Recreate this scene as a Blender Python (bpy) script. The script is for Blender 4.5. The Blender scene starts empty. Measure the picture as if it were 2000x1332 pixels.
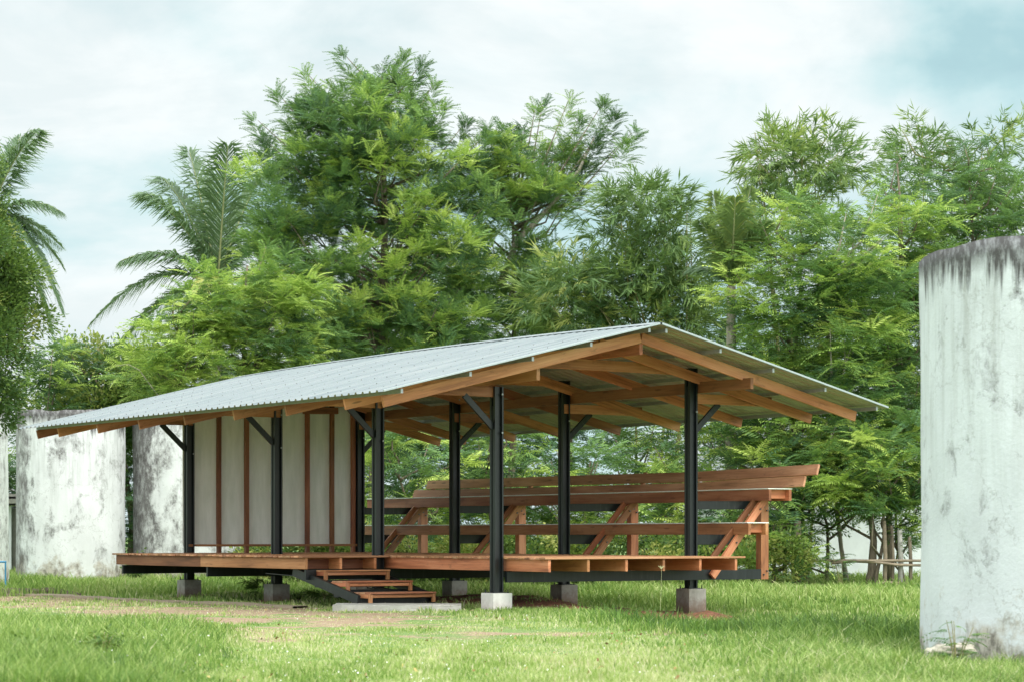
import bpy, bmesh, math, random
import numpy as np
from mathutils import Vector, Matrix
random.seed(7); rng = np.random.default_rng(7)
scene = bpy.context.scene
COL = scene.collection
H = 1.17                      # eye height
F = 4500.0                    # focal length in photo pixels

# ---------------------------------------------------------------- helpers
def at(px, py, Y):            # world point at depth Y
    return Vector(((px-1000)/F*Y, Y, H+(1046-py)/F*Y))
D0 = Vector((-.24, 36, 0)); U = Vector((-.552, .834, 0)); V = Vector((.834, .552, 0))
ANG = math.atan2(V.y, V.x)    # local x = t axis, local y = s axis
def W(s, t, z): return D0+U*s+V*t+Vector((0, 0, z))
def tag(o, label=None, cat=None, group=None, kind=None):
    if label: o['label'] = label
    if cat: o['category'] = cat
    if group: o['group'] = group
    if kind: o['kind'] = kind
    return o
def empty(name, loc, label, cat, group=None):
    o = bpy.data.objects.new(name, None); COL.objects.link(o); o.location = loc
    o.empty_display_size = .3
    return tag(o, label, cat, group)
def rootpos(o):
    p = Vector((0, 0, 0))
    while o is not None:
        p += o.location; o = o.parent
    return p
def link(name, me, mat, parent=None, M=None):
    """M: world matrix of the object; parents only ever translate."""
    o = bpy.data.objects.new(name, me); COL.objects.link(o)
    if mat is not None: me.materials.append(mat)
    M = M or Matrix.Identity(4)
    if parent is not None:
        o.parent = parent
        if parent.type == 'MESH' or parent.parent is not None:
            pm = PM[parent.name] if parent.name in PM else Matrix.Translation(rootpos(parent))
            L = pm.inverted() @ M
        else:
            L = Matrix.Translation(-parent.location) @ M
    else: L = M
    o.matrix_local = L if parent is not None else M
    o.matrix_basis = L
    PM[o.name] = M.copy()
    return o
PM = {}
def mesh(name, vs, fs):
    me = bpy.data.meshes.new(name); me.from_pydata([tuple(v) for v in vs], [], fs); me.update(); return me
def boxdata(lo, hi):
    x0, y0, z0 = lo; x1, y1, z1 = hi
    vs = [(x0,y0,z0),(x1,y0,z0),(x1,y1,z0),(x0,y1,z0),(x0,y0,z1),(x1,y0,z1),(x1,y1,z1),(x0,y1,z1)]
    return vs, [(0,3,2,1),(4,5,6,7),(0,1,5,4),(1,2,6,5),(2,3,7,6),(3,0,4,7)]
class MB:
    def __init__(s): s.v = []; s.f = []
    def add(s, vs, fs, M=None):
        n = len(s.v); s.v += [tuple((M @ Vector(v)) if M else v) for v in vs]
        s.f += [tuple(i+n for i in f) for f in fs]
    def box(s, lo, hi, M=None): s.add(*boxdata(lo, hi), M)
    def cyl(s, p0, p1, r0, r1=None, n=8):
        r1 = r0 if r1 is None else r1
        p0 = Vector(p0); p1 = Vector(p1); d = (p1-p0).normalized()
        a = d.orthogonal().normalized(); b = d.cross(a)
        vs = []
        for p, r in ((p0, r0), (p1, r1)):
            for k in range(n):
                t = 2*math.pi*k/n; vs.append(p+(a*math.cos(t)+b*math.sin(t))*r)
        fs = [(k, (k+1) % n, n+(k+1) % n, n+k) for k in range(n)]+[tuple(range(n))[::-1], tuple(range(n, 2*n))]
        s.add(vs, fs)
    def tube(s, pts, rads, n=7):
        pts = [Vector(p) for p in pts]; vs = []; fs = []
        a = None
        for i, p in enumerate(pts):
            d = (pts[min(i+1, len(pts)-1)]-pts[max(i-1, 0)]).normalized()
            a = d.orthogonal().normalized() if a is None else (a-d*a.dot(d)).normalized()
            b = d.cross(a)
            for k in range(n):
                t = 2*math.pi*k/n; vs.append(p+(a*math.cos(t)+b*math.sin(t))*rads[i])
        for i in range(len(pts)-1):
            for k in range(n): fs.append((i*n+k, i*n+(k+1) % n, (i+1)*n+(k+1) % n, (i+1)*n+k))
        fs.append(tuple(range(n))[::-1]); fs.append(tuple((len(pts)-1)*n+k for k in range(n)))
        s.add(vs, fs)
    def build(s, name, mat, parent=None, M=None, smooth=False):
        me = mesh(name, s.v, s.f)
        if smooth: me.shade_smooth()
        return link(name, me, mat, parent, M)
def beam(name, p0, p1, w, h, mat, parent, upv=Vector((0, 0, 1)), bev=.004, sub=1):
    """box along p0->p1 (centre line); local X runs along it so the grain follows."""
    p0 = Vector(p0); p1 = Vector(p1); L = (p1-p0).length
    x = (p1-p0).normalized(); y = upv.cross(x).normalized(); z = x.cross(y)
    M = Matrix((x, y, z)).transposed().to_4x4(); M.translation = (p0+p1)/2
    b = bev
    # chamfered cross-section
    prof = [(-w/2+b, -h/2), (w/2-b, -h/2), (w/2, -h/2+b), (w/2, h/2-b), (w/2-b, h/2), (-w/2+b, h/2), (-w/2, h/2-b), (-w/2, -h/2+b)]
    n = max(1, int(L/0.6)) if sub else 1
    vs = []; fs = []
    r = random.Random(name+str(round(p0.x*7+p0.z*13+p1.y*5, 2)))
    bow = r.uniform(-.006, .006) if sub else 0
    for i in range(n+1):
        u = i/n; c = bow*math.sin(math.pi*u); cz = bow*.7*math.sin(math.pi*u*1.3)
        for (a, q) in prof: vs.append((-L/2+L*u, a+c, q+cz))
    for i in range(n):
        for k in range(8): fs.append((i*8+k, i*8+(k+1) % 8, (i+1)*8+(k+1) % 8, (i+1)*8+k))
    fs.append(tuple(range(8))[::-1]); fs.append(tuple(n*8+k for k in range(8)))
    return link(name, mesh(name, vs, fs), mat, parent, M)

# ---------------------------------------------------------------- materials
def newmat(name):
    m = bpy.data.materials.new(name); m.use_nodes = True
    nt = m.node_tree; nt.nodes.clear(); return m, nt
class N:
    def __init__(s, nt): s.nt = nt
    def __call__(s, typ, **kw):
        n = s.nt.nodes.new(typ)
        for k, v in kw.items():
            if k.startswith('_'): setattr(n, k[1:], v)
            else: n.inputs[k.replace('__', ' ')].default_value = v
        return n
    def l(s, a, b): s.nt.links.new(a, b)
def ramp(n, stops, interp='LINEAR'):
    r = n('ShaderNodeValToRGB'); cr = r.color_ramp; cr.interpolation = interp
    while len(cr.elements) > 1: cr.elements.remove(cr.elements[-1])
    cr.elements[0].position = stops[0][0]; cr.elements[0].color = (*stops[0][1], 1)
    for p, c in stops[1:]:
        e = cr.elements.new(p); e.color = (*c, 1)
    return r
def g3(v): return (v, v, v)
def noise(n, vec, scale, detail=4, rough=.55, dist=0.0):
    t = n('ShaderNodeTexNoise', Scale=scale, Detail=detail, Roughness=rough, Distortion=dist)
    if vec is not None: n.l(vec, t.inputs['Vector'])
    return t
def mapping(n, vec, scale=(1, 1, 1), loc=(0, 0, 0)):
    m = n('ShaderNodeMapping'); m.inputs['Scale'].default_value = scale; m.inputs['Location'].default_value = loc
    n.l(vec, m.inputs['Vector']); return m
def mixc(n, fac, a, b, mode='MIX'):
    m = n('ShaderNodeMix', _data_type='RGBA', _blend_type=mode)
    for sock, v in ((m.inputs[0], fac), (m.inputs[6], a), (m.inputs[7], b)):
        if hasattr(v, 'links'): n.l(v, sock)
        elif isinstance(v, tuple): sock.default_value = (*v, 1)
        else: sock.default_value = v
    return m.outputs[2]
def finish(n, color, rough=.7, bump=None, bstr=.3, bdist=.01, metal=0.0, spec=None):
    p = n('ShaderNodeBsdfPrincipled'); p.inputs['Metallic'].default_value = metal
    if hasattr(rough, 'links'): n.l(rough, p.inputs['Roughness'])
    else: p.inputs['Roughness'].default_value = rough
    if spec is not None: p.inputs['Specular IOR Level'].default_value = spec
    if hasattr(color, 'links'): n.l(color, p.inputs['Base Color'])
    else: p.inputs['Base Color'].default_value = (*color, 1)
    if bump is not None:
        b = n('ShaderNodeBump', Strength=bstr, Distance=bdist); n.l(bump, b.inputs['Height']); n.l(b.outputs[0], p.inputs['Normal'])
    o = n('ShaderNodeOutputMaterial'); n.l(p.outputs[0], o.inputs[0]); return p

def wood(name, c_dark, c_mid, c_light, rough=.55, stain=.55):
    m, nt = newmat(name); n = N(nt)
    tc = n('ShaderNodeTexCoord'); oi = n('ShaderNodeObjectInfo')
    off = n('ShaderNodeVectorMath', _operation='MULTIPLY_ADD'); 
    cx = n('ShaderNodeCombineXYZ'); 
    for i in range(3): n.l(oi.outputs['Random'], cx.inputs[i])
    n.l(cx.outputs[0], off.inputs[0]); off.inputs[1].default_value = (91, 57, 33); n.l(tc.outputs['Object'], off.inputs[2])
    g = noise(n, mapping(n, off.outputs[0], (1.6, 38, 38)).outputs[0], 1.0, 6, .65, .4)
    b = noise(n, mapping(n, off.outputs[0], (.7, 5, 5)).outputs[0], 1.0, 3, .5)
    r1 = ramp(n, [(.25, c_dark), (.5, c_mid), (.75, c_light)]); 
    mx = n('ShaderNodeMath', _operation='MULTIPLY_ADD'); n.l(g.outputs[0], mx.inputs[0]); mx.inputs[1].default_value = .55
    ma = n('ShaderNodeMath', _operation='MULTIPLY_ADD'); n.l(b.outputs[0], ma.inputs[0]); ma.inputs[1].default_value = .9; ma.inputs[2].default_value = -.22
    n.l(ma.outputs[0], mx.inputs[2]); n.l(mx.outputs[0], r1.inputs[0])
    # per-board tone
    hs = n('ShaderNodeHueSaturation'); n.l(r1.outputs[0], hs.inputs['Color'])
    mr = n('ShaderNodeMapRange'); n.l(oi.outputs['Random'], mr.inputs[0]); mr.inputs[3].default_value = .60; mr.inputs[4].default_value = 1.25
    hr = n('ShaderNodeMath', _operation='MULTIPLY_ADD'); n.l(oi.outputs['Random'], hr.inputs[0]); hr.inputs[1].default_value = 7.3; hr.inputs[2].default_value = 0
    hf = n('ShaderNodeMath', _operation='FRACT'); n.l(hr.outputs[0], hf.inputs[0]); hm = n('ShaderNodeMapRange'); n.l(hf.outputs[0], hm.inputs[0]); hm.inputs[3].default_value = .492; hm.inputs[4].default_value = .512; n.l(hm.outputs[0], hs.inputs['Hue'])
    n.l(mr.outputs[0], hs.inputs['Value'])
    st = noise(n, mapping(n, off.outputs[0], (2.2, 6, 6)).outputs[0], 1.3, 5, .7)
    sr = ramp(n, [(.56, g3(0)), (.74, g3(stain))]); n.l(st.outputs[0], sr.inputs[0])
    c = mixc(n, sr.outputs[0], hs.outputs[0], tuple(x*.35 for x in c_dark))
    # dark rings where joists or nails show
    kn = n('ShaderNodeTexVoronoi', Scale=1.0, _feature='F1'); n.l(mapping(n, off.outputs[0], (1.3, 7, 7)).outputs[0], kn.inputs['Vector'])
    kr = ramp(n, [(.0, g3(.65)), (.09, g3(.5)), (.14, g3(0))]); n.l(kn.outputs[0], kr.inputs[0])
    c = mixc(n, kr.outputs[0], c, tuple(x*.4 for x in c_dark))
    finish(n, c, rough, g.outputs[0], .35, .004)
    return m
M = {}
M['wood'] = wood('timber_orange', (.23, .075, .032), (.49, .185, .082), (.66, .31, .165))
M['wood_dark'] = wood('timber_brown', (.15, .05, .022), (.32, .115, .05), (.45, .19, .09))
M['wood_old'] = wood('timber_weathered', (.24, .11, .06), (.48, .23, .13), (.66, .37, .23), .7)
M['deck'] = wood('deck_timber', (.28, .115, .055), (.52, .245, .125), (.68, .39, .23), .62)
def simple(name, col, rough=.6, nscale=8, var=.25, metal=0., bstr=.2, stretch=(1, 1, 1), spec=None):
    m, nt = newmat(name); n = N(nt); tc = n('ShaderNodeTexCoord')
    t = noise(n, mapping(n, tc.outputs['Object'], stretch).outputs[0], nscale, 6, .65)
    r = ramp(n, [(.3, tuple(c*(1-var) for c in col)), (.7, tuple(min(1, c*(1+var)) for c in col))]); n.l(t.outputs[0], r.inputs[0])
    finish(n, r.outputs[0], rough, t.outputs[0], bstr, .004, metal, spec); return m
def black_steel():
    m, nt = newmat('black_steel'); n = N(nt); tc = n('ShaderNodeTexCoord')
    t = noise(n, mapping(n, tc.outputs['Object'], (9, 9, 1.2)).outputs[0], 1.6, 6, .7)
    r = ramp(n, [(.33, (.004, .007, .008)), (.60, (.012, .016, .018)), (.76, (.06, .058, .054))]); n.l(t.outputs[0], r.inputs[0])
    finish(n, r.outputs[0], .38, t.outputs[0], .15, .003, 0., .5); return m
M['steel'] = black_steel()
M['galv'] = simple('galvanised_steel', (.34, .37, .38), .45, 30, .15, .6)
M['panel'] = simple('white_board', (.88, .92, .87), .8, 2.2, .12, 0, .15, (3, 3, .5))
M['trim'] = simple('bright_trim', (.38, .43, .45), .4, 20, .1, .3)
M['bolt'] = simple('bolt_steel', (.12, .12, .12), .4, 40, .3, .8)
def concrete(name, c0, c1, dark, damp=.45, splash=0.0):
    m, nt = newmat(name); n = N(nt); tc = n('ShaderNodeTexCoord'); oi = n('ShaderNodeObjectInfo')
    v = n('ShaderNodeVectorMath', _operation='ADD'); n.l(tc.outputs['Object'], v.inputs[0]); n.l(oi.outputs['Random'], v.inputs[1])
    a = noise(n, v.outputs[0], 7, 7, .7); b = noise(n, v.outputs[0], 2.2, 5, .65)
    r = ramp(n, [(.3, c0), (.7, c1)]); n.l(a.outputs[0], r.inputs[0])
    rb = ramp(n, [(.45, g3(0)), (.75, g3(damp))]); n.l(b.outputs[0], rb.inputs[0])
    c = mixc(n, rb.outputs[0], r.outputs[0], dark)
    sz = n('ShaderNodeSeparateXYZ'); n.l(tc.outputs['Object'], sz.inputs[0])
    hz = n('ShaderNodeMath', _operation='MULTIPLY_ADD'); n.l(a.outputs[0], hz.inputs[0]); hz.inputs[1].default_value = .35; n.l(sz.outputs[2], hz.inputs[2])
    hm = n('ShaderNodeMapRange'); n.l(hz.outputs[0], hm.inputs[0]); hm.inputs[1].default_value = .06; hm.inputs[2].default_value = -.16
    hm.inputs[3].default_value = 0; hm.inputs[4].default_value = splash
    c = mixc(n, hm.outputs[0], c, (.20, .115, .07))
    finish(n, c, .85, a.outputs[0], .5, .012); return m
M['conc'] = concrete('footing_concrete', (.32, .31, .28), (.52, .51, .47), (.10, .09, .08), .6, .75)
M['conc_new'] = concrete('fresh_concrete', (.62, .64, .6), (.78, .78, .75), (.45, .44, .4), .3, .4)
M['slab'] = concrete('slab_concrete', (.34, .34, .31), (.52, .52, .48), (.2, .18, .14))

def roof_mat():
    m, nt = newmat('roof_metal'); n = N(nt); tc = n('ShaderNodeTexCoord')
    mpr = mapping(n, tc.outputs['Object'], (1, 1, 1)); mpr.inputs['Rotation'].default_value = (0, 0, -ANG)
    t = noise(n, mapping(n, mpr.outputs[0], (.35, 3.2, .35)).outputs[0], 1.6, 6, .62)
    f = noise(n, tc.outputs['Object'], 60, 3, .6)
    r = ramp(n, [(.32, (.165, .20, .215)), (.5, (.215, .25, .262)), (.7, (.265, .295, .30))]); n.l(t.outputs[0], r.inputs[0])
    c = mixc(n, .15, r.outputs[0], f.outputs[1], 'OVERLAY')
    finish(n, c, .6, t.outputs[0], .1, .004, .1, .3); return m
M['roof'] = roof_mat(); UNDER = (1, 1)
M['roof_under'] = simple('sheet_underside', (.40, .345, .30), .5, 3, .14, .15, .1)

def tank_mat(name, seed, grime, drips, side=None, tint=(.80, .83, .80), TOPZ=4.02):
    """old lime-washed render: dark mould at the rim with runs, stains, worn foot"""
    m, nt = newmat(name); n = N(nt); tc = n('ShaderNodeTexCoord')
    P = tc.outputs['Object']; sx = n('ShaderNodeSeparateXYZ'); n.l(P, sx.inputs[0]); Z = sx.outputs[2]
    def off(k, sc=(1, 1, 1)): return mapping(n, P, sc, (seed+k, seed*1.7+k, seed*.3)).outputs[0]
    def mr(v, a, b, c=0., d=1.):
        q = n('ShaderNodeMapRange'); n.l(v, q.inputs[0]); q.inputs[1].default_value = a; q.inputs[2].default_value = b
        q.inputs[3].default_value = c; q.inputs[4].default_value = d; return q.outputs[0]
    def mul(a, b, op='MULTIPLY'):
        q = n('ShaderNodeMath', _operation=op, _use_clamp=(op != 'MULTIPLY'))
        for i, v in enumerate((a, b)):
            if hasattr(v, 'links'): n.l(v, q.inputs[i])
            else: q.inputs[i].default_value = v
        return q.outputs[0]
    base = noise(n, off(1), 1.4, 6, .6); fine = noise(n, off(2), 22, 5, .7)
    rb = ramp(n, [(.3, tuple(c*.86 for c in tint)), (.6, tint)]); n.l(base.outputs[0], rb.inputs[0])
    c = rb.outputs[0]
    # vertical wash streaks
    s1 = noise(n, off(3, (5.5, 5.5, .45)), 1.3, 7, .68)
    k = mul(mr(s1.outputs[0], .47, .74), mr(Z, 1.2, 4.1, .12*drips, 1.0*drips))
    c = mixc(n, k, c, (.36, .37, .36))
    # blotchy mould
    s2 = noise(n, off(4, (1.3, 1.3, .9)), 1.6, 8, .72, .3)
    s3 = noise(n, off(7, (1, 1, .55)), 9, 6, .75)
    k2 = mul(mr(s2.outputs[0], .62-.16*grime, .72-.13*grime), mr(s3.outputs[0], .36, .62))
    c = mixc(n, mul(k2, .85), c, (.075, .065, .06))
    # rim: dark band whose lower edge runs down in drips
    s4 = noise(n, off(5, (3.2, 3.2, .22)), 1.5, 5, .65)
    edge = mul(Z, mr(s4.outputs[0], .48, .76, -.04, .55*drips), 'ADD'); edge.node.use_clamp = False
    k3 = mul(mr(edge, TOPZ-.34, TOPZ-.12), mr(s3.outputs[0], .28, .52, .45, 1.0))
    c = mixc(n, mul(k3, .92), c, (.04, .034, .034))
    # foot: rising damp, ochre render showing
    s5 = noise(n, off(6), 2.3, 7, .7)
    foot = mul(mul(Z, -1.0), mr(s5.outputs[0], .3, .7, 0., 1.0), 'ADD'); foot.node.use_clamp = False
    kf = mr(foot, -.05, .3)
    c = mixc(n, mul(kf, .7), c, (.42, .36, .27))
    kg = mul(mr(foot, .0, .38), mr(s3.outputs[0], .45, .6))
    c = mixc(n, mul(kg, .8), c, (.10, .09, .075))
    if side is not None:       # darker, blotchy flank towards the given side
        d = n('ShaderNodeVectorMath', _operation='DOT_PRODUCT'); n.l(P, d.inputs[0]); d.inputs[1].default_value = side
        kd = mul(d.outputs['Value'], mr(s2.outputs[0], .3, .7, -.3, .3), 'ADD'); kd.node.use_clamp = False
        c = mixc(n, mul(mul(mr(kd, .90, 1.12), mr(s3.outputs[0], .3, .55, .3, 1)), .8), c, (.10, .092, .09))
    # cracks
    vo = n('ShaderNodeTexVoronoi', _feature='DISTANCE_TO_EDGE', Scale=.8)
    dn = noise(n, off(8), 3, 4, .6); dv = n('ShaderNodeVectorMath', _operation='ADD'); n.l(off(9), dv.inputs[0]); n.l(dn.outputs[1], dv.inputs[1])
    n.l(dv.outputs[0], vo.inputs['Vector'])
    kc = mr(vo.outputs['Distance'], .0, .012, .3, 0.)
    c = mixc(n, kc, c, (.2, .19, .17))
    h = mul(fine.outputs[0], mul(k2, -1.5), 'ADD'); h.node.use_clamp = False
    finish(n, c, .9, h, .5, .012); return m

def leaf_mat(name, stops, trans=.35, rough=.5, sat=1.0):
    m, nt = newmat(name); n = N(nt)
    a = n('ShaderNodeAttribute', _attribute_name='tint')
    r = ramp(n, stops); n.l(a.outputs['Fac'], r.inputs[0])
    p = n('ShaderNodeBsdfPrincipled', Roughness=rough); n.l(r.outputs[0], p.inputs['Base Color'])
    p.inputs['Specular IOR Level'].default_value = .25
    t = n('ShaderNodeBsdfTranslucent')
    tcol = mixc(n, .5, r.outputs[0], (.30, .42, .04)); n.l(mixc(n, .55, r.outputs[0], tcol), t.inputs['Color'])
    ms = n('ShaderNodeMixShader'); ms.inputs[0].default_value = trans
    n.l(p.outputs[0], ms.inputs[1]); n.l(t.outputs[0], ms.inputs[2])
    o = n('ShaderNodeOutputMaterial'); n.l(ms.outputs[0], o.inputs[0]); return m
M['leafA'] = leaf_mat('feathery_leaf', [(0, (.030, .075, .046)), (.3, (.088, .185, .078)), (.55, (.19, .325, .09)), (.8, (.42, .57, .125)), (1, (.55, .67, .17))])
M['leafB'] = leaf_mat('bamboo_leaf', [(0, (.045, .10, .042)), (.4, (.13, .225, .08)), (.7, (.29, .39, .115)), (1, (.45, .50, .15))])
M['leafC'] = leaf_mat('small_leaf', [(0, (.022, .055, .018)), (.4, (.06, .13, .035)), (.7, (.16, .25, .055)), (1, (.40, .42, .12))])
M['palm'] = leaf_mat('palm_leaf', [(0, (.06, .12, .06)), (.5, (.15, .24, .13)), (.85, (.30, .40, .15)), (1, (.62, .62, .19))], .4, .35)
M['grass'] = leaf_mat('grass_blade', [(0, (.045, .10, .03)), (.3, (.12, .235, .045)), (.55, (.31, .43, .115)), (.8, (.55, .60, .27)), (1, (.72, .66, .46))], .35, .55)
M['bark'] = simple('bark', (.17, .14, .10), .9, 6, .5, 0, .8, (3, 3, .6))
M['bark_pale'] = simple('pale_bark', (.33, .30, .24), .9, 6, .4, 0, .7, (3, 3, .5))
M['cane'] = simple('bamboo_cane', (.22, .20, .08), .6, 5, .3, 0, .3, (1, 1, 3))
M['pole'] = simple('old_bamboo_pole', (.26, .21, .15), .8, 5, .4, 0, .4)

# ---------------------------------------------------------------- world, sun, camera
SUN_AZ = Vector((.55, -.80, 0)).normalized(); ELEV = math.radians(52)
w = bpy.data.worlds.new('World'); scene.world = w; w.use_nodes = True; nt = w.node_tree; nt.nodes.clear(); n = N(nt)
sky = n('ShaderNodeTexSky', _sky_type='NISHITA'); sky.sun_disc = False
sky.sun_elevation = ELEV; sky.sun_rotation = math.atan2(SUN_AZ.x, SUN_AZ.y); sky.air_density = 1.2; sky.dust_density = 2
tc = n('ShaderNodeTexCoord'); G = tc.outputs['Generated']
mp = mapping(n, G, (1, 1, 2.1), (.31, .2, .05))
c1 = noise(n, mp.outputs[0], 4.2, 6, .52, .5); c2 = noise(n, mapping(n, G, (1, 1, 2.6), (3.1, .7, .4)).outputs[0], 9.5, 6, .55, .2)
add = n('ShaderNodeMath', _operation='MULTIPLY_ADD'); n.l(c2.outputs[0], add.inputs[0]); add.inputs[1].default_value = .35; n.l(c1.outputs[0], add.inputs[2])
cr = ramp(n, [(.52, (.46, .67, .70)), (.60, (.58, .74, .76)), (.69, (.74, .82, .83)), (.78, (.83, .87, .87))]); n.l(add.outputs[0], cr.inputs[0])
skys = mixc(n, 1.0, sky.outputs[0], (.10, .10, .10), 'MULTIPLY')
c3 = noise(n, mapping(n, G, (1, 1, 2.3), (7.7, 1.4, .9)).outputs[0], 7.0, 7, .6, .6)
r3 = ramp(n, [(.42, (.86, .90, .91)), (.60, (1, 1, 1))]); n.l(c3.outputs[0], r3.inputs[0])
cloud = mixc(n, 1.0, cr.outputs[0], r3.outputs[0], 'MULTIPLY')
msk = ramp(n, [(.44, g3(.75)), (.56, g3(.97))]); n.l(add.outputs[0], msk.inputs[0])
col = mixc(n, msk.outputs[0], skys, cloud)
sxz = n('ShaderNodeSeparateXYZ'); n.l(G, sxz.inputs[0])
zen = n('ShaderNodeMapRange'); n.l(sxz.outputs[2], zen.inputs[0]); zen.inputs[1].default_value = .24; zen.inputs[2].default_value = .95; zen.inputs[3].default_value = 1.0; zen.inputs[4].default_value = 2.2
sdv = (SUN_AZ.x*math.cos(ELEV), SUN_AZ.y*math.cos(ELEV), math.sin(ELEV))
dt = n('ShaderNodeVectorMath', _operation='DOT_PRODUCT'); n.l(G, dt.inputs[0]); dt.inputs[1].default_value = sdv
gl = n('ShaderNodeMapRange'); n.l(dt.outputs['Value'], gl.inputs[0]); gl.inputs[1].default_value = -.25; gl.inputs[2].default_value = 1; gl.inputs[3].default_value = 0; gl.inputs[4].default_value = 1.45  # glow added sunward, behind the camera, to fill the pavilion interior
sm_ = n('ShaderNodeMath', _operation='ADD'); n.l(gl.outputs[0], sm_.inputs[0]); n.l(zen.outputs[0], sm_.inputs[1])
# unseen sky overhead and sunward, boosted as added fill, is also made warmer
wm = n('ShaderNodeMapRange'); n.l(sm_.outputs[0], wm.inputs[0]); wm.inputs[1].default_value = 1.2; wm.inputs[2].default_value = 2.4
col = mixc(n, wm.outputs[0], col, (.79, .82, .80))
bg = n('ShaderNodeBackground', Strength=1.0); n.l(col, bg.inputs[0]); n.l(sm_.outputs[0], bg.inputs[1])
o = n('ShaderNodeOutputWorld'); n.l(bg.outputs[0], o.inputs[0])
sl = bpy.data.lights.new('sun', 'SUN'); sl.energy = 1.5; sl.angle = math.radians(14); sl.color = (1, .96, .9)
so = bpy.data.objects.new('sun', sl); COL.objects.link(so)
sd = Vector((SUN_AZ.x*math.cos(ELEV), SUN_AZ.y*math.cos(ELEV), math.sin(ELEV)))
so.rotation_euler = sd.to_track_quat('Z', 'Y').to_euler()
cam = bpy.data.cameras.new('camera'); co = bpy.data.objects.new('camera', cam); COL.objects.link(co)
co.location = (0, 0, H); co.rotation_euler = (math.pi/2, 0, 0)
cam.sensor_width = 36; cam.lens = 81; cam.shift_y = .19; cam.clip_end = 3000; cam.clip_start = .5
cam.dof.use_dof = True; cam.dof.focus_distance = 38.5; cam.dof.aperture_fstop = 3.2
scene.camera = co
scene.view_settings.view_transform = 'Standard'; scene.view_settings.look = 'None'
scene.view_settings.exposure = 0.27; scene.view_settings.gamma = 1
scene.cycles.max_bounces = 6; scene.cycles.diffuse_bounces = 4; scene.cycles.transmission_bounces = 4
scene.cycles.transparent_max_bounces = 4

# ---------------------------------------------------------------- ground
def sm(a, b, x):
    t = np.clip((x-a)/(b-a), 0, 1); return t*t*(3-2*t)
def loc_st(x, y):
    dx = x-D0.x; dy = y-D0.y
    return dx*U.x+dy*U.y, dx*V.x+dy*V.y
_K = [(rng.uniform(-1, 1), rng.uniform(-1, 1), rng.uniform(0, 6)) for _ in range(30)]
def fbm(x, y, f, k0=0, oct=4):
    r = 0; a = 1; tot = 0
    for o in range(oct):
        kx, ky, ph = _K[(k0+o) % 30]; kx2, ky2, ph2 = _K[(k0+o+11) % 30]
        th = math.atan2(ky, kx); th2 = math.atan2(ky2, kx2)+1.3
        r = r+a*np.sin(f*(x*math.cos(th)+y*math.sin(th))+ph+1.7*np.sin(f*.6*(x*math.cos(th2)+y*math.sin(th2))+ph2))
        tot += a; a *= .6; f *= 2.1
    return r/tot
def gh(x, y):
    s, t = loc_st(x, y)
    ins = sm(-2.2, -.4, t)*sm(7.5, 6, t)*sm(-2, .4, s)*sm(14, 12, s)
    ax_ = sm(.6, 1.2, t)*sm(4.6, 3.6, t)*sm(-1.3, -.5, s)*sm(7, 4, s)
    h = -.17*sm(.7, 2.0, x+.1*(y-36))*sm(27, 32, y)*sm(48, 42, y)-.10*sm(-.6, -1.6, x+.6*(y-36))*sm(2.5, 5, s)*sm(-2, .4, t)*sm(14, 12, s)*sm(7, 5, t)+ax_*(.085+.06*fbm(x, y, 6.0, 7))+.12*sm(45, 56, y)*sm(-4, -9, x)
    h = h+.018*fbm(x, y, .9, 3)+.008*fbm(x, y, 4.0, 5)
    h = h-.10*sm(2.6, 3.8, x)*sm(26, 23, y)
    # tussocky foreground left and right
    h = h+.04*sm(-1.6, -3.2, x+.10*(y-20))*sm(33, 26, y)
    h = h-.16*sm(1.2, .3, np.abs(y-46.5-.25*(x+10)))*sm(-8.0, -9.0, x)
    return h
def soilmask(x, y):
    s, t = loc_st(x, y)
    a = sm(.4, 1.2, t)*sm(5.2, 3.9, t)*sm(-1.3, -.5, s)*sm(8, 4, s)*(.75+.5*fbm(x, y, 2.2, 7))
    for ss_ in (0.0, 3.68, 7.36, 11.04):
        for tt_ in (0, 3.84): a = np.maximum(a, sm(.62, .3, np.hypot(s-ss_, t-tt_))*(.85+.4*fbm(x, y, 6.1, 4)))
    a = np.maximum(a, sm(.1, .6, x)*sm(4.0, 3.3, x)*sm(35.9, 36.5, y)*sm(40.5, 39.5, y)*(.9+.5*fbm(x, y, 4.2, 19)))
    dry = np.exp(-(((x+3.4+.02*(y-32))/2.6)**2+((y-32.5)/6.5)**2))*(.68+1.0*fbm(x, y, 2.3, 9)+.9*fbm(x, y, 7.3, 15))
    dry = np.maximum(dry, sm(-6.8, -4.6, t)*sm(-1.9, -2.3, t)*sm(.2, 2.0, s)*sm(20, 15, s)*(.60+.9*fbm(x, y, 2.0, 16)+.8*fbm(x, y, 7.0, 2)))
    dry2 = np.exp(-(((x-1.2)/2.6)**2+((y-27.2)/.8)**2))*(.7+1.2*fbm(x, y, 3.1, 12))
    dit = sm(.9, .2, np.abs(y-46.5-.25*(x+10)))*sm(-7.7, -8.6, x)
    strip = sm(.5, .25, np.abs(t+2.15))*sm(2.5, 3.2, s)*.7
    return np.clip(a, 0, 1), np.clip(np.maximum(dry, dry2), 0, 1), np.clip(dit, 0, 1), strip
xs = np.concatenate([[-900, -400, -200, -100, -60, -40, -28], np.arange(-20, 20.01, .2), [28, 40, 60, 100, 200, 400, 900]])
ys = np.concatenate([[-300, -60, -10, 2, 8], np.arange(12, 64.01, .2), [70, 80, 100, 140, 220, 400, 800, 1500]])
GX, GY = np.meshgrid(xs, ys); gz = gh(GX, GY)
far = (np.abs(GX) > 20) | (GY < 12) | (GY > 64); gz = np.where(far, 0.0, gz)
nx, ny = len(xs), len(ys)
gv = np.stack([GX.ravel(), GY.ravel(), gz.ravel()], 1)
idx = np.arange(nx*ny).reshape(ny, nx)
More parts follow.
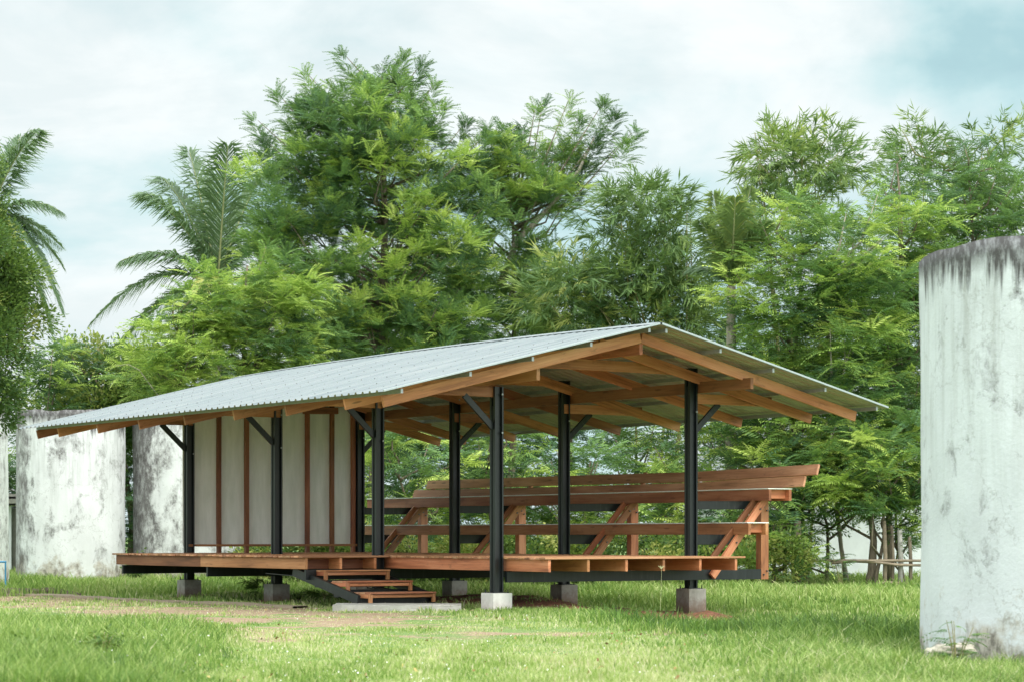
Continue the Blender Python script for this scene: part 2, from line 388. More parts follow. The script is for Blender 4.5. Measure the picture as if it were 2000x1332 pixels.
gf = np.stack([idx[:-1, :-1].ravel(), idx[:-1, 1:].ravel(), idx[1:, 1:].ravel(), idx[1:, :-1].ravel()], 1)
def npmesh(name, v, q, attrs=None, smooth=False):
    me = bpy.data.meshes.new(name); k = q.shape[1]
    me.vertices.add(len(v)); me.vertices.foreach_set('co', np.ascontiguousarray(v, dtype=np.float32).ravel())
    me.loops.add(q.size); me.loops.foreach_set('vertex_index', np.ascontiguousarray(q, dtype=np.int32).ravel())
    me.polygons.add(len(q)); me.polygons.foreach_set('loop_start', np.arange(0, q.size, k, dtype=np.int32))
    try: me.polygons.foreach_set('loop_total', np.full(len(q), k, dtype=np.int32))
    except Exception: pass
    for nm, a in (attrs or {}).items():
        at_ = me.attributes.new(nm, 'FLOAT', 'POINT'); at_.data.foreach_set('value', np.ascontiguousarray(a, dtype=np.float32))
    me.update(calc_edges=True)
    me.polygons.foreach_set('use_smooth', np.full(len(q), smooth, dtype=bool))
    return me
a_, d_, t_, st_ = soilmask(gv[:, 0], gv[:, 1])
gm = npmesh('ground', gv, gf, {'soil': a_, 'dry': d_, 'ditch': t_}, True)
m, nt = newmat('ground_soil_grass'); n = N(nt); tcg = n('ShaderNodeTexCoord')
na = noise(n, tcg.outputs['Object'], 1.1, 8, .65); nb = noise(n, tcg.outputs['Object'], 14, 8, .7); nc = noise(n, tcg.outputs['Object'], 60, 4, .7)
rg = ramp(n, [(.3, (.07, .12, .03)), (.55, (.15, .24, .06)), (.75, (.26, .28, .11))]); n.l(nb.outputs[0], rg.inputs[0])
rd = ramp(n, [(.3, (.15, .095, .055)), (.5, (.28, .20, .125)), (.7, (.44, .36, .25))]); n.l(nb.outputs[0], rd.inputs[0])
rs = ramp(n, [(.3, (.07, .035, .02)), (.5, (.26, .11, .06)), (.75, (.45, .22, .13))]); n.l(nb.outputs[0], rs.inputs[0])
def attr(nm):
    q = n('ShaderNodeAttribute', _attribute_name=nm); return q.outputs['Fac']
def thr(v, nz, a, b):
    q = n('ShaderNodeMath', _operation='MULTIPLY_ADD'); n.l(nz, q.inputs[0]); q.inputs[1].default_value = .6; n.l(v, q.inputs[2])
    r = n('ShaderNodeMapRange'); n.l(q.outputs[0], r.inputs[0]); r.inputs[1].default_value = a; r.inputs[2].default_value = b; return r.outputs[0]
c = mixc(n, thr(attr('dry'), nb.outputs[0], .5, .75), rg.outputs[0], rd.outputs[0])
c = mixc(n, thr(attr('soil'), nb.outputs[0], .55, .8), c, rs.outputs[0])
c = mixc(n, thr(attr('ditch'), nb.outputs[0], .6, .9), c, (.09, .065, .045))
finish(n, c, .95, nb.outputs[0], .8, .04)
go = link('ground', gm, m); tag(go, kind='structure')

# ---------------------------------------------------------------- pavilion
PV = empty('pavilion', W(5.4, 1.9, 0), 'open timber and black steel pavilion with metal gable roof and raised wooden deck', 'pavilion')
RT = 1.9
def zr(t): return 4.345-.244*abs(t-RT)            # rafter top line
def rib(s): return .07*(1-((s-5.4)/7.2)**2)
def zs(t, s): return 4.43+rib(s)*max(0, 1-abs(t-RT)/4.2)-.242*abs(t-RT)
FR = [0.0, 3.68, 7.36, 11.04]
# roof sheets (corrugated, folded section runs up the slope)
pitch = .205
def sheet(sgn):
    tE = RT+sgn*4.72 if sgn > 0 else RT-4.96
    prof = []; s = -1.72
    while s < 12.62:
        for ds, dz in ((0, 0), (.135, 0), (.152, .028), (.188, .028)): prof.append((s+ds, dz))
        s += pitch
    nt_ = 10; vs = []
    for j in range(nt_+1):
        u = j/nt_; t = RT+(tE-RT)*u; cut = 12.62-.42*u if sgn < 0 else 12.62-.3*u
        for (s, dz) in prof:
            s2 = min(s, cut); vs.append(W(s2, t, zs(t, s2)+dz+.0015*math.sin(s*9+t*3)))
    k = len(prof); fs = []
    for j in range(nt_):
        for i in range(k-1): fs.append((j*k+i, j*k+i+1, (j+1)*k+i+1, (j+1)*k+i)[::(-1 if sgn > 0 else 1)])
    me = mesh('roof_sheet', vs, fs)
    o = link('roof_sheet', me, M['roof'], PV)
    md = o.modifiers.new('thick', 'SOLIDIFY'); me.materials.append(M['roof_under']); md.thickness = .004; md.offset = 0; md.material_offset = UNDER[0] if sgn < 0 else UNDER[1]
    return o
shL = sheet(-1); shR = sheet(1)
for sg, tE in ((1, RT+4.72), (-1, RT-4.96)):
    beam('edge_trim', W(-1.735, RT+sg*.02, zs(RT, -1.72)+.012), W(-1.735, tE, zs(tE, -1.72)+.012), .02, .03, M['trim'], PV, sub=0, bev=.003)
# ridge cap
b = MB(); ss = np.linspace(-1.74, 12.6, 30); vs = []
for s in ss:
    z = zs(RT, s)+.034
    for dt, dz in ((-.20, -.046), (-.03, 0), (.03, 0), (.20, -.046)): vs.append(W(s, RT+dt, z+dz))
b.add(vs, [(i*4+j, i*4+j+1, i*4+5+j, i*4+4+j) for i in range(29) for j in range(3)])
rc = b.build('ridge_cap', M['roof'], PV); rc.modifiers.new('t', 'SOLIDIFY').thickness = .003
# screws in rows
def screws(sheet_o, ts):
    b = MB(); k = 0
    for t in ts:
        s = -1.72+.170
        i = 0
        while s < 12.1:
            if (i+k) % 2 == 0:
                p = W(s, t+random.uniform(-.02, .02), zs(t, s)+.028)
                b.cyl(p-Vector((0, 0, .004)), p+Vector((0, 0, .010)), .009, .007, 6)
            s += pitch; i += 1
        k += 1
    o = b.build('roof_screws', M['bolt'], sheet_o); tag(o, kind='stuff')
PURL_R = [2.05, 3.12, 4.2, 5.3, 6.42]; PURL_L = [1.72, .62, -.45, -1.55, -2.72]
screws(shL, PURL_L+[t+.5 for t in PURL_L[2:]]); 
for t in PURL_R+PURL_L:
    beam('purlin', W(-1.68, t, zr(t)+.036), W(12.1, t, zr(t)+.036), .04, .064, M['galv'], PV, sub=0, bev=.002)
# rafters
for s in [-1.2, -.075, 1.8, 3.60, 5.45, 7.29, 9.1, 10.95, 12.0]:
    for sg, tE in ((-1, -2.76), (1, 6.37)):
        hh = .165
        beam('rafter', W(s, RT+sg*.012, zr(RT)-hh/2), W(s, tE, zr(tE)-hh/2+random.uniform(-.008, .008)), .05, hh, M['wood'], PV)
# long plates and ridge beam
beam('plate_beam', W(-1.1, .04, 3.63), W(12.0, .04, 3.63), .06, .18, M['wood'], PV)
beam('plate_beam', W(-1.42, 3.97, 3.62), W(12.0, 3.97, 3.62), .06, .18, M['wood_dark'], PV)  # darker timber here puts the under-roof shade into the colour
beam('ridge_beam', W(-1.22, RT, 4.085), W(12.0, RT, 4.085), .06, .165, M['wood'], PV)
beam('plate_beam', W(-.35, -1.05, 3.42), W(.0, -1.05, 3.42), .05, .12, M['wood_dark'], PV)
for s in FR:
    so_ = s-.035 if s else -.02
    beam('collar_tie', W(so_+.075, .3, 3.915), W(so_+.075, 3.5, 3.915), .05, .17, M['wood'], PV)
    beam('outrigger', W(so_+.02, -1.35, 3.42), W(so_+.02, .08, 3.42), .05, .165, M['wood'], PV)
    beam('outrigger', W(so_+.02, 3.78, 3.44), W(so_+.02, 5.55, 3.44), .05, .165, M['wood'], PV)
# steel frames
def channel_post(t, s, z0, z1, name='post'):
    """two steel channels back to back with a gap, webs inside"""
    b = MB(); a = .08; fl = .052; g = .024; th = .008
    R = Matrix.Translation((0, 0, 0))
    for sg in (-1, 1):
        y0, y1 = sorted((sg*g, sg*(g+th)));  b.box((-a, y0, 0), (a, y1, z1-z0), R)
        for sx in (-1, 1):
            x0, x1 = sorted((sx*a, sx*(a-th))); ya, yb = sorted((sg*(g+th), sg*(g+fl)))
            b.box((x0, ya, 0), (x1, yb, z1-z0), R)
            xa, xb = sorted((sx*(a-th), sx*(a-.028))); yc, yd = sorted((sg*(g+fl-.007), sg*(g+fl)))
            b.box((xa, yc, 0), (xb, yd, z1-z0), R)
    b.box((-a+.012, -g, .01), (-a+.045, g, z1-z0-.3), R); b.box((a-.045, -g, .01), (a-.012, g, z1-z0-.3), R)
    Mx = Matrix.Rotation(ANG, 4, 'Z'); Mx.translation = W(s, t, z0)
    o = b.build(name, M['steel'], PV, Mx)
    for zb in ((z1-z0-.12), (z1-z0-.72)):
        c = MB(); p0 = Mx @ Vector((a-.03, -g-fl-.02, zb)); p1 = Mx @ Vector((a-.03, -g-fl+.002, zb)); c.cyl(p0, p1, .016, .016, 6)
        c.build('bolt', M['galv'], o)
    return o
TOPS = {0: (3.50, 3.94), 1: (3.5, 3.94), 2: (3.5, 3.9), 3: (3.5, 3.9)}
FT = {(0, 0): .28, (1, 0): .28, (2, 0): .29, (3, 0): .31, (0, 1): .30, (1, 1): .30, (2, 1): .31, (3, 1): .32}
def footing(s, t, zt, mat):
    b = bmesh.new(); bmesh.ops.create_cube(b, size=1); hw = .25
    for v in b.verts: v.co.x *= .352+random.uniform(-.006, .006); v.co.y *= .352+random.uniform(-.006, .006); v.co.z = (0 if v.co.z > 0 else -.62)
    bmesh.ops.bevel(b, geom=b.edges[:], offset=.008, segments=1)
    me = bpy.data.meshes.new('footing'); b.to_mesh(me); b.free()
    Mx = Matrix.Rotation(ANG, 4, 'Z'); Mx.translation = W(s, t, zt)
    o = link('footing', me, mat, PV, Mx)
    c = MB(); R = Matrix.Translation((0, 0, 0))
    c.box((-.11, -.11, .001), (.11, .11, .013)); 
    for dx in (-.13, .13):
        for dy in (-.12, .12): c.cyl((dx, dy, -.01), (dx, dy, .055), .008, .008, 6); c.cyl((dx, dy, .0), (dx, dy, .018), .016, .016, 6)
    c.build('base_plate', M['steel'], o, Mx)
for i, s in enumerate(FR):
    for r, t in ((0, 0.0), (1, 3.84)):
        footing(s, t, FT[(i, r)], M['conc_new'] if (i, r) == (0, 0) else M['conc'])
        channel_post(t, s, FT[(i, r)]+.012, TOPS[i][r])
    # braces
    def brace(t0, z0, t1, z1): beam('brace', W(s, t0, z0), W(s, t1, z1), .045, .10, M['steel'], PV, sub=0)
    brace(-.07, 2.86, -.60, 3.35); brace(3.91, 2.90, 4.42, 3.37)
    # cross beam below the joists
    tl = -1.46 if i else .1
    for tA, tB in ((tl, 5.22),):
        c = MB(); z0, z1 = .445, .612
        for (ya, yb, za, zb) in ((-.03, -.022, z0, z1), (-.022, .03, z0, z0+.008), (-.022, .03, z1-.008, z1)):
            c.box((tA, ya, za), (tB, yb, zb))
        for tt in (tA+.004, tB-.012): c.box((tt-.004, -.022, z0+.008), (tt+.004, .028, z1-.008))
        Mx = Matrix.Rotation(ANG, 4, 'Z'); Mx.translation = W(s-.112, 0, 0)
        c.build('cross_beam', M['steel'], PV, Mx)
    # arms carrying the seats
    beam('seat_arm', W(s+.05, 3.93, 1.68), W(s+.05, 5.2, 1.69), .05, .14, M['steel'], PV, sub=0)
    beam('seat_arm', W(s+.05, 3.93, 1.11), W(s+.05, 4.86, 1.11), .05, .17, M['steel'], PV, sub=0)
    # timber strut and post
    sp = s-.02
    dg = beam('seat_strut', W(sp-.17, 4.13, .50), W(sp-.17, 5.27, 1.80), .06, .125, M['wood'], PV)
    dp = beam('seat_strut', W(sp-.06, 4.07, .64), W(sp-.06, 5.16, 1.79), .05, .10, M['wood_dark'], PV)
    pp = beam('seat_post', W(sp, 5.345, .44), W(sp, 5.345, 1.755), .14, .165, M['wood'], PV, upv=V)
    for (o_, pts) in ((dg, [(4.32, .72), (4.62, 1.06), (5.13, 1.62)]), (pp, [(5.31, 1.66), (5.38, 1.6), (5.31, .52), (5.38, .58)])):
        for (tt, zz) in pts:
            c = MB(); c.cyl(W(sp-(.225 if o_ is dg else .10), tt, zz), W(sp-(.19 if o_ is dg else .06), tt, zz), .014, .014, 8); c.build('bolt', M['bolt'], o_)
    beam('back_support', W(s+.1, 5.56, 1.78), W(s+.1, 5.73, 2.33), .05, .09, M['wood_dark'], PV, upv=U)
# seats
def seat(t0, t1, zt, sa, sb, name):
    f = beam(name, W(sa, t0+.025, zt-.115), W(sb, t0+.025, zt-.115), .05, .185, M['wood'], PV)
    tag(f)
    beam('seat_board', W(sa+.0, (t0+t1)/2, zt-.009), W(sb, (t0+t1)/2, zt-.009), t1-t0+.04, .016, M['panel'], PV, bev=.002)
    beam(name, W(sa, t1-.025, zt-.115), W(sb, t1-.025, zt-.115), .05, .185, M['wood'], PV)
    s = sa+.12
    while s < sb:
        beam('seat_block', W(s, t0+.052, zt-.098), W(s, t1-.052, zt-.098), .045, .15, M['wood'], PV, sub=0); s += 1.84
seat(4.65, 5.07, 1.40, -.5, 12.5, 'seat_rail'); seat(5.09, 5.58, 1.97, -.5, 12.9, 'seat_rail')
# back rest planks, two lengths each, a little sagged
for (z0, z1, t, sa, sb) in ((2.035, 2.05, 5.60, -.82, 11.8), (2.225, 2.245, 5.665, -1.08, 11.35)):
    prev = None; ks = [sa, 2.4, 6.3, sb]; zz = [z0+.045, z0-.012, z0-.008, z1+.0]
    if z0 > 2.2: zz = [z0+.045, z0-.008, z0+.012, z0+.02]
    for a, b_, za, zb in zip(ks[:-1], ks[1:], zz[:-1], zz[1:]):
        tilt = (V*.30+Vector((0, 0, 1))).normalized()
        beam('backrest_plank', W(a+.003, t, za), W(b_, t, zb), .04, .182, M['wood_old'], PV, upv=tilt)
# deck: joists and boards
DZ = .84
jt = [.18+.728*k for k in range(6)]
for t in jt: beam('joist', W(-1.2, t, .712), W(11.15, t, .712), .045, .185, M['wood'], PV)
for t in (-1.47, -.82, -.16): 
    if t < -1.4:
        beam('rim_joist', W(3.5, t, .712), W(7.45, t, .712), .045, .185, M['wood'], PV)
        beam('rim_joist', W(7.46, t, .712), W(11.15, t, .712), .045, .185, M['wood_dark'], PV)
    else: beam('joist', W(3.5, t, .712), W(11.15, t, .712), .045, .185, M['wood'], PV)
beam('joist_blocking', W(3.9, -1.44, .70), W(3.9, .12, .70), .04, .16, M['wood_dark'], PV, sub=0)
beam('joist_blocking', W(1.9, .2, .70), W(1.9, 3.8, .70), .04, .16, M['wood_dark'], PV, sub=0)
def boards(s0, s1, t0, t1):
    s = s0; k = 0
    while s < s1-.03:
        w_ = min(.142, s1-s)
        if not (t0 < -1 and False):
            a = t0+random.uniform(-.012, .012); z = DZ-.015+random.uniform(-.003, .003)
            o_ = beam('deck_board', W(s+w_/2, a, z), W(s+w_/2, t1+random.uniform(-.015, .015), z), w_-.006, .03, M['deck'], PV, sub=0, bev=.003)
        s += .148; k += 1
boards(-1.23, 3.44, .09, 3.98); boards(3.47, 11.2, -1.56, 3.98)
# wall between the far pair of posts
ws = 11.12
wp = MB(); Mx = Matrix.Rotation(ANG, 4, 'Z'); Mx.translation = W(ws, 0, 0)
prof = [(-.10, .97), (3.74, .97), (3.74, 3.9-.02), (1.9, 4.28), (.3, 3.93), (-.10, 3.80)]
vs = [(t, 0, z) for t, z in prof]+[(t, .012, z) for t, z in prof]; k = len(prof)
wp.add(vs, [tuple(range(k)), tuple(range(2*k-1, k-1, -1))]+[(i, k+i, k+(i+1) % k, (i+1) % k) for i in range(k)])
wpo = wp.build('wall_panel', M['panel'], PV, Mx)
for t in (.66, 1.27, 2.64, 3.21): beam('wall_stud', W(ws-.05, t, .84), W(ws-.05, t, 3.86), .09, .075, M['wood_dark'], PV, upv=V)
beam('wall_stud', W(ws-.05, 3.70, .84), W(ws-.05, 3.70, 3.74), .09, .075, M['wood_dark'], PV, upv=V)
beam('wall_stud', W(ws-.05, 1.93, .84), W(ws-.05, 1.93, 3.9), .09, .075, M['wood_dark'], PV, upv=V)
beam('wall_rail', W(ws-.06, -.05, .985), W(ws-.06, 3.76, .985), .12, .045, M['wood_dark'], PV)
beam('wall_rail', W(ws-.13, 2.5, 3.70), W(ws-.13, 3.3, 3.72), .05, .13, M['wood_dark'], PV)
# stairs
for sf, zt in ((3.23, .605), (2.49, .435), (1.76, .265)):
    dpt = .56; tl, tr = -1.27, -.03
    t_o = beam('step', W(sf+.07, tl, zt-.012), W(sf+.07, tr, zt-.012), .17, .026, M['wood'], PV, sub=0)
    pm = t_o
    for q in (.245, .42): beam('tread_board', W(sf+q, tl, zt-.013), W(sf+q, tr, zt-.013), .165, .024, M['wood_old'], pm, sub=0)
    beam('riser_board', W(sf+.03, tl+.06, zt-.06), W(sf+.03, tr-.06, zt-.06), .03, .05, M['wood'], pm, sub=0)
    for t in (tl+.03, tr-.03):
        beam('side_board', W(sf+.01, t, zt-.06), W(sf+dpt, t, zt-.06), .045, .07, M['wood'], pm, sub=0)
        beam('step_leg', W(sf+.03, t, zt-.165), W(sf+.03, t, zt-.026), .055, .055, M['wood'], pm, upv=V, sub=0)
for t in (-1.36, .06): beam('stringer', W(4.15, t, .57), W(1.95, t, .145), .05, .15, M['steel'], PV, sub=0)
for sf, z in ((3.4, .4), (2.75, .25), (2.15, .15)): beam('stair_bearer', W(sf, -1.33, z-.02), W(sf, .03, z-.02), .16, .12, M['steel'], PV, sub=0)
beam('stringer_hanger', W(5.2, -1.34, .53), W(4.15, -1.34, .5), .02, .02, M['steel'], PV, sub=0)

# concrete pad at the stair foot
def roughbox(name, M4, lo, hi, mat, seg=8, amp=.008):
    b = bmesh.new(); bmesh.ops.create_cube(b, size=1)
    for v in b.verts:
        v.co = Vector([lo[i] if v.co[i] < 0 else hi[i] for i in range(3)])
    bmesh.ops.bevel(b, geom=b.edges[:], offset=.012, segments=1)
    bmesh.ops.subdivide_edges(b, edges=b.edges[:], cuts=seg, use_grid_fill=True)
    for v in b.verts: v.co += Vector([random.uniform(-amp, amp) for _ in range(3)])
    me = bpy.data.meshes.new(name); b.to_mesh(me); b.free()
    return link(name, me, mat, None, M4)
Mx = Matrix.Rotation(math.atan2(-.0, 1)+.02, 4, 'Z'); Mx.translation = Vector((-1.82, 36.35, 0))
sp_ = roughbox('concrete_slab', Mx, (-.98, -.55, -.12), (1.02, .55, .095), M['slab'], 7, .004)
tag(sp_, 'low concrete slab at the foot of the wooden steps', 'slab')
# foundation strip in front of the left half
b = MB(); pts = [(3.2, -1.75), (5.5, -2.0), (8, -2.2), (11, -2.5), (13.5, -3.2)]
vs = []
for i in range(41):
    u = i/40*4; k = min(3, int(u)); q = u-k; s = pts[k][0]*(1-q)+pts[k+1][0]*q; t = pts[k][1]*(1-q)+pts[k+1][1]*q
    g = W(s, t, 0); z = float(gh(np.array(g.x), np.array(g.y)))
    w0 = .14+.03*math.sin(i*1.7)
    for tt, zz in ((t-w0, -.1), (t-w0, .03), (t+w0, .04), (t+w0, -.1)): vs.append(W(s, tt, z+zz+random.uniform(-.006, .006)))
b.add(vs, [(i*4+j, i*4+j+1, i*4+5+j, i*4+4+j) for i in range(40) for j in range(3)])
st = b.build('path', concrete('path_earth', (.24, .19, .13), (.36, .30, .22), (.2, .15, .1)), None); tag(st, kind='structure')

# low bank of dark soil at far left
b = MB(); vs = []
for i in range(31):
    x = -12.2+4.3*i/30; e = min(1, (30-i)/8)
    for (dy, z) in ((-.5, -.1), (-.28, .09), (-.1, .15), (.3, .14), (.7, -.1)): vs.append((x, 45.4+.15*math.sin(i*.6)+dy+random.uniform(-.03, .03), -.1+(z+.1+random.uniform(-.02, .02))*e))
b.add(vs, [(i*5+j, i*5+5+j, i*5+6+j, i*5+j+1) for i in range(30) for j in range(4)])
bk_ = b.build('soil_bank', concrete('dark_soil', (.07, .05, .035), (.15, .11, .08), (.03, .022, .018)), None); tag(bk_, kind='structure')

# ---------------------------------------------------------------- tanks
def tank(X, Y, z0, hgt, R, mat, label, seed):
    ns, nr = 96, 34; vs = []; r = random.Random(seed); ph = [r.uniform(0, 6) for _ in range(6)]
    def wob(a, z): return .010*math.sin(3*a+ph[0]+z*.7)+.006*math.sin(7*a+ph[1]-z*1.3)+.004*math.sin(13*a+z*4+ph[2])
    for j in range(nr+1):
        z = hgt*j/nr
        for i in range(ns):
            a = 2*math.pi*i/ns; rr = R+wob(a, z)
            if j == 0: z_ = -.3
            elif j == nr: z_ = z+.02*math.sin(5*a+ph[3])+.012*math.sin(11*a+ph[4])+r.uniform(-.006, .006)
            else: z_ = z
            vs.append((rr*math.cos(a), rr*math.sin(a), z_))
    fs = [(j*ns+i, j*ns+(i+1) % ns, (j+1)*ns+(i+1) % ns, (j+1)*ns+i) for j in range(nr) for i in range(ns)]
    k = len(vs)
    for i in range(ns):
        v = vs[nr*ns+i]; vs.append((v[0]*(R-.11)/R, v[1]*(R-.11)/R, v[2]))
    for i in range(ns): a = 2*math.pi*i/ns; vs.append(((R-.11)*math.cos(a), (R-.11)*math.sin(a), hgt-.7))
    for i in range(ns):
        i2 = (i+1) % ns
        fs.append((nr*ns+i, nr*ns+i2, k+i2, k+i)); fs.append((k+i, k+i2, k+ns+i2, k+ns+i))
    fs.append(tuple(k+ns+i for i in range(ns)))
    me = mesh('water_tank', vs, fs); me.shade_smooth()
    M4 = Matrix.Translation((X, Y, z0)); o = link('water_tank', me, mat, None, M4)
    return tag(o, label, 'tank', 'whitewashed concrete tanks')
YT = 55.0
tank(6.10, 23.0, -.17, 4.12, 2.0, tank_mat('limewash_right', 5.3, .40, .95, None, (.67, .705, .745), 4.12), 'large whitewashed concrete tank with black mould at its rim, nearest, cut by the right edge', 1)
T1 = tank(at(138, 0, YT).x, YT, .05, 4.06, 1.28, tank_mat('limewash_mid', 11.3, .62, 1.1, (-.98, -.2, 0), (.77, .785, .80)), 'whitewashed tank with dark left flank, standing under the left roof corner', 2)
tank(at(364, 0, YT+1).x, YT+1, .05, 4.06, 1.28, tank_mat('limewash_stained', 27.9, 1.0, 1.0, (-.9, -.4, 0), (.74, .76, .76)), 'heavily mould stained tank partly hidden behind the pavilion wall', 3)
t0 = tank(at(-88, 0, 50).x, 50, .02, 3.9, 1.14, tank_mat('limewash_left', 41.2, .9, .9, None, (.78, .82, .80)), 'whitewashed tank cut by the left edge below the hanging foliage', 4)
b = MB(); p = at(-20, 1097, 48.3); b.cyl((-11.6, 48.75, .62), (-10.72, 48.85, .62), .02); b.cyl((-10.74, 48.85, .62), (-10.74, 48.85, -.1), .018)
b.build('pipe', simple('blue_pipe', (.05, .25, .45), .5), t0)
# broken stones at the near tank's foot
def stone(p, sx, sy, sz, label, mat, rot):
    b = bmesh.new(); bmesh.ops.create_icosphere(b, subdivisions=3, radius=1)
    r = random.Random(label)
    for v in b.verts:
        q = v.co.copy(); f = 1+.16*math.sin(3.1*q.x+q.y*2+rot)+.1*math.sin(6*q.z+4*q.x)+r.uniform(-.035, .035)
        e = max(abs(q.x), abs(q.y), abs(q.z)); q = q.lerp(q/e*.8, .55)
        v.co = Vector((q.x*sx, q.y*sy, q.z*sz))*f
    me = bpy.data.meshes.new('stone'); b.to_mesh(me); b.free(); me.shade_smooth()
    M4 = Matrix.Rotation(rot, 4, 'Z'); M4.translation = p
    return tag(link('stone', me, mat, None, M4), label, 'stone')
M['stone'] = tank_mat('stone_lime', 61, .1, .2, None, (.80, .79, .74))
stone(Vector((4.02, 21.9, -.03)), .12, .10, .16, 'upright pale stone at the foot of the near tank, leftmost', M['stone'], .3)
stone(Vector((4.16, 21.75, .10)), .22, .11, .06, 'flat white slab of rubble lying on top of the stone by the near tank', M['stone'], .1)

# ---------------------------------------------------------------- foliage machinery
def rquad(p, d, nrm, L, wd):
    s = np.cross(d, nrm); s /= np.linalg.norm(s)+1e-9
    return [p, p+d*L*.45+s*wd/2, p+d*L, p+d*L*.45-s*wd/2]
def tmpl_feather(r, L=.62, n=12, ll=.17, lw=.034, droop=.35):
    vs = []
    for side in (-1, 1):
        for i in range(n):
            u = .12+.88*i/(n-1); p = np.array([L*u, 0, -droop*L*u*u+.02])
            l = ll*(1.15-.75*abs(u-.45))*r.uniform(.8, 1.15)
            d = np.array([.42+r.uniform(-.12, .12), side*.85, -.30-.25*r.random()]); d /= np.linalg.norm(d)
            vs += rquad(p, d, np.array([.15*r.normal(), .2*r.normal(), 1.]), l, lw*r.uniform(.8, 1.2))
    p = np.array([L, 0, -droop*L]); vs += rquad(p-np.array([.02, 0, 0]), np.array([.9, 0, -.43]), np.array([0, 0, 1.]), ll*.7, lw)
    vs += rquad(np.array([0, 0, 0.]), np.array([.95, 0, -droop*.5]), np.array([0, 1., 0]), L*.9, .010)
    return np.array(vs)
def tmpl_bamboo(r, n=15, L=.55):
    vs = []
    for i in range(n):
        u = r.uniform(.2, 1.0); p = np.array([L*u, r.normal()*.03, -.12*u*u])
        d = np.array([.75+r.normal()*.25, r.normal()*.5, -.42+r.normal()*.3]); d /= np.linalg.norm(d)
        vs += rquad(p, d, np.array([r.normal()*.5, r.normal()*.5, 1.]), r.uniform(.2, .34), r.uniform(.026, .04))
    return np.array(vs)
def tmpl_broad(r, n=16, R=.22, l=.12, w=.065):
    vs = []
    for i in range(n):
        p = r.normal(size=3)*R*.55; p[0] += R*.6
        d = p/np.linalg.norm(p)+np.array([.6, 0, -.4])+r.normal(size=3)*.35; d /= np.linalg.norm(d)
        vs += rquad(p, d, np.array([r.normal()*.6, r.normal()*.6, 1.]), l*r.uniform(.7, 1.3), w*r.uniform(.8, 1.2))
    return np.array(vs)
TM = {'feather': [tmpl_feather(rng, droop=d) for d in (.15, .3, .45, .6, .8)],
      'feather_small': [tmpl_feather(rng, .42, 9, .115, .027, d) for d in (.2, .35, .5, .7)],
      'feather_long': [tmpl_feather(rng, .8, 16, .15, .03, d) for d in (.2, .4, .6)],
      'bamboo': [tmpl_bamboo(rng) for _ in range(5)],
      'broad': [tmpl_broad(rng) for _ in range(5)],
      'ivy': [tmpl_broad(rng, 20, .2, .085, .05) for _ in range(5)],
      'big': [tmpl_broad(rng, 9, .3, .22, .12) for _ in range(4)]}
def place(kind, P, Dr, S, T, r):
    """P positions, Dr directions, S scales, T tints -> verts, quads, tint"""
    ks = r.integers(0, len(TM[kind]), len(P)); VV = []; TT = []
    Dr = Dr/(np.linalg.norm(Dr, axis=1, keepdims=True)+1e-9)
    up = np.array([0, 0, 1.])+r.normal(size=P.shape)*.25
    y = np.cross(up, Dr); y /= np.linalg.norm(y, axis=1, keepdims=True)+1e-9; z = np.cross(Dr, y)
    for k in range(len(TM[kind])):
        mk = ks == k
        if not mk.any(): continue
        t = TM[kind][k]
        v = (Dr[mk][:, None, :]*t[None, :, 0:1]+y[mk][:, None, :]*t[None, :, 1:2]+z[mk][:, None, :]*t[None, :, 2:3])*S[mk][:, None, None]+P[mk][:, None, :]
        VV.append(v.reshape(-1, 3))
        tt = np.repeat(T[mk][:, None], t.shape[0]//4, 1)+r.normal(size=(mk.sum(), t.shape[0]//4))*.05
        TT.append(np.repeat(tt.reshape(-1), 4))
    V_ = np.concatenate(VV); T_ = np.clip(np.concatenate(TT), 0, 1)
    return V_, np.arange(len(V_)).reshape(-1, 4), T_
def inpoly(x, z, poly):
    c = np.zeros(np.shape(x), bool); n = len(poly)
    for i in range(n):
        x0, z0 = poly[i]; x1, z1 = poly[(i+1) % n]
        m = ((z0 > z) != (z1 > z)) & (x < (x1-x0)*(z-z0)/(z1-z0+1e-9)+x0); c ^= m
    return c
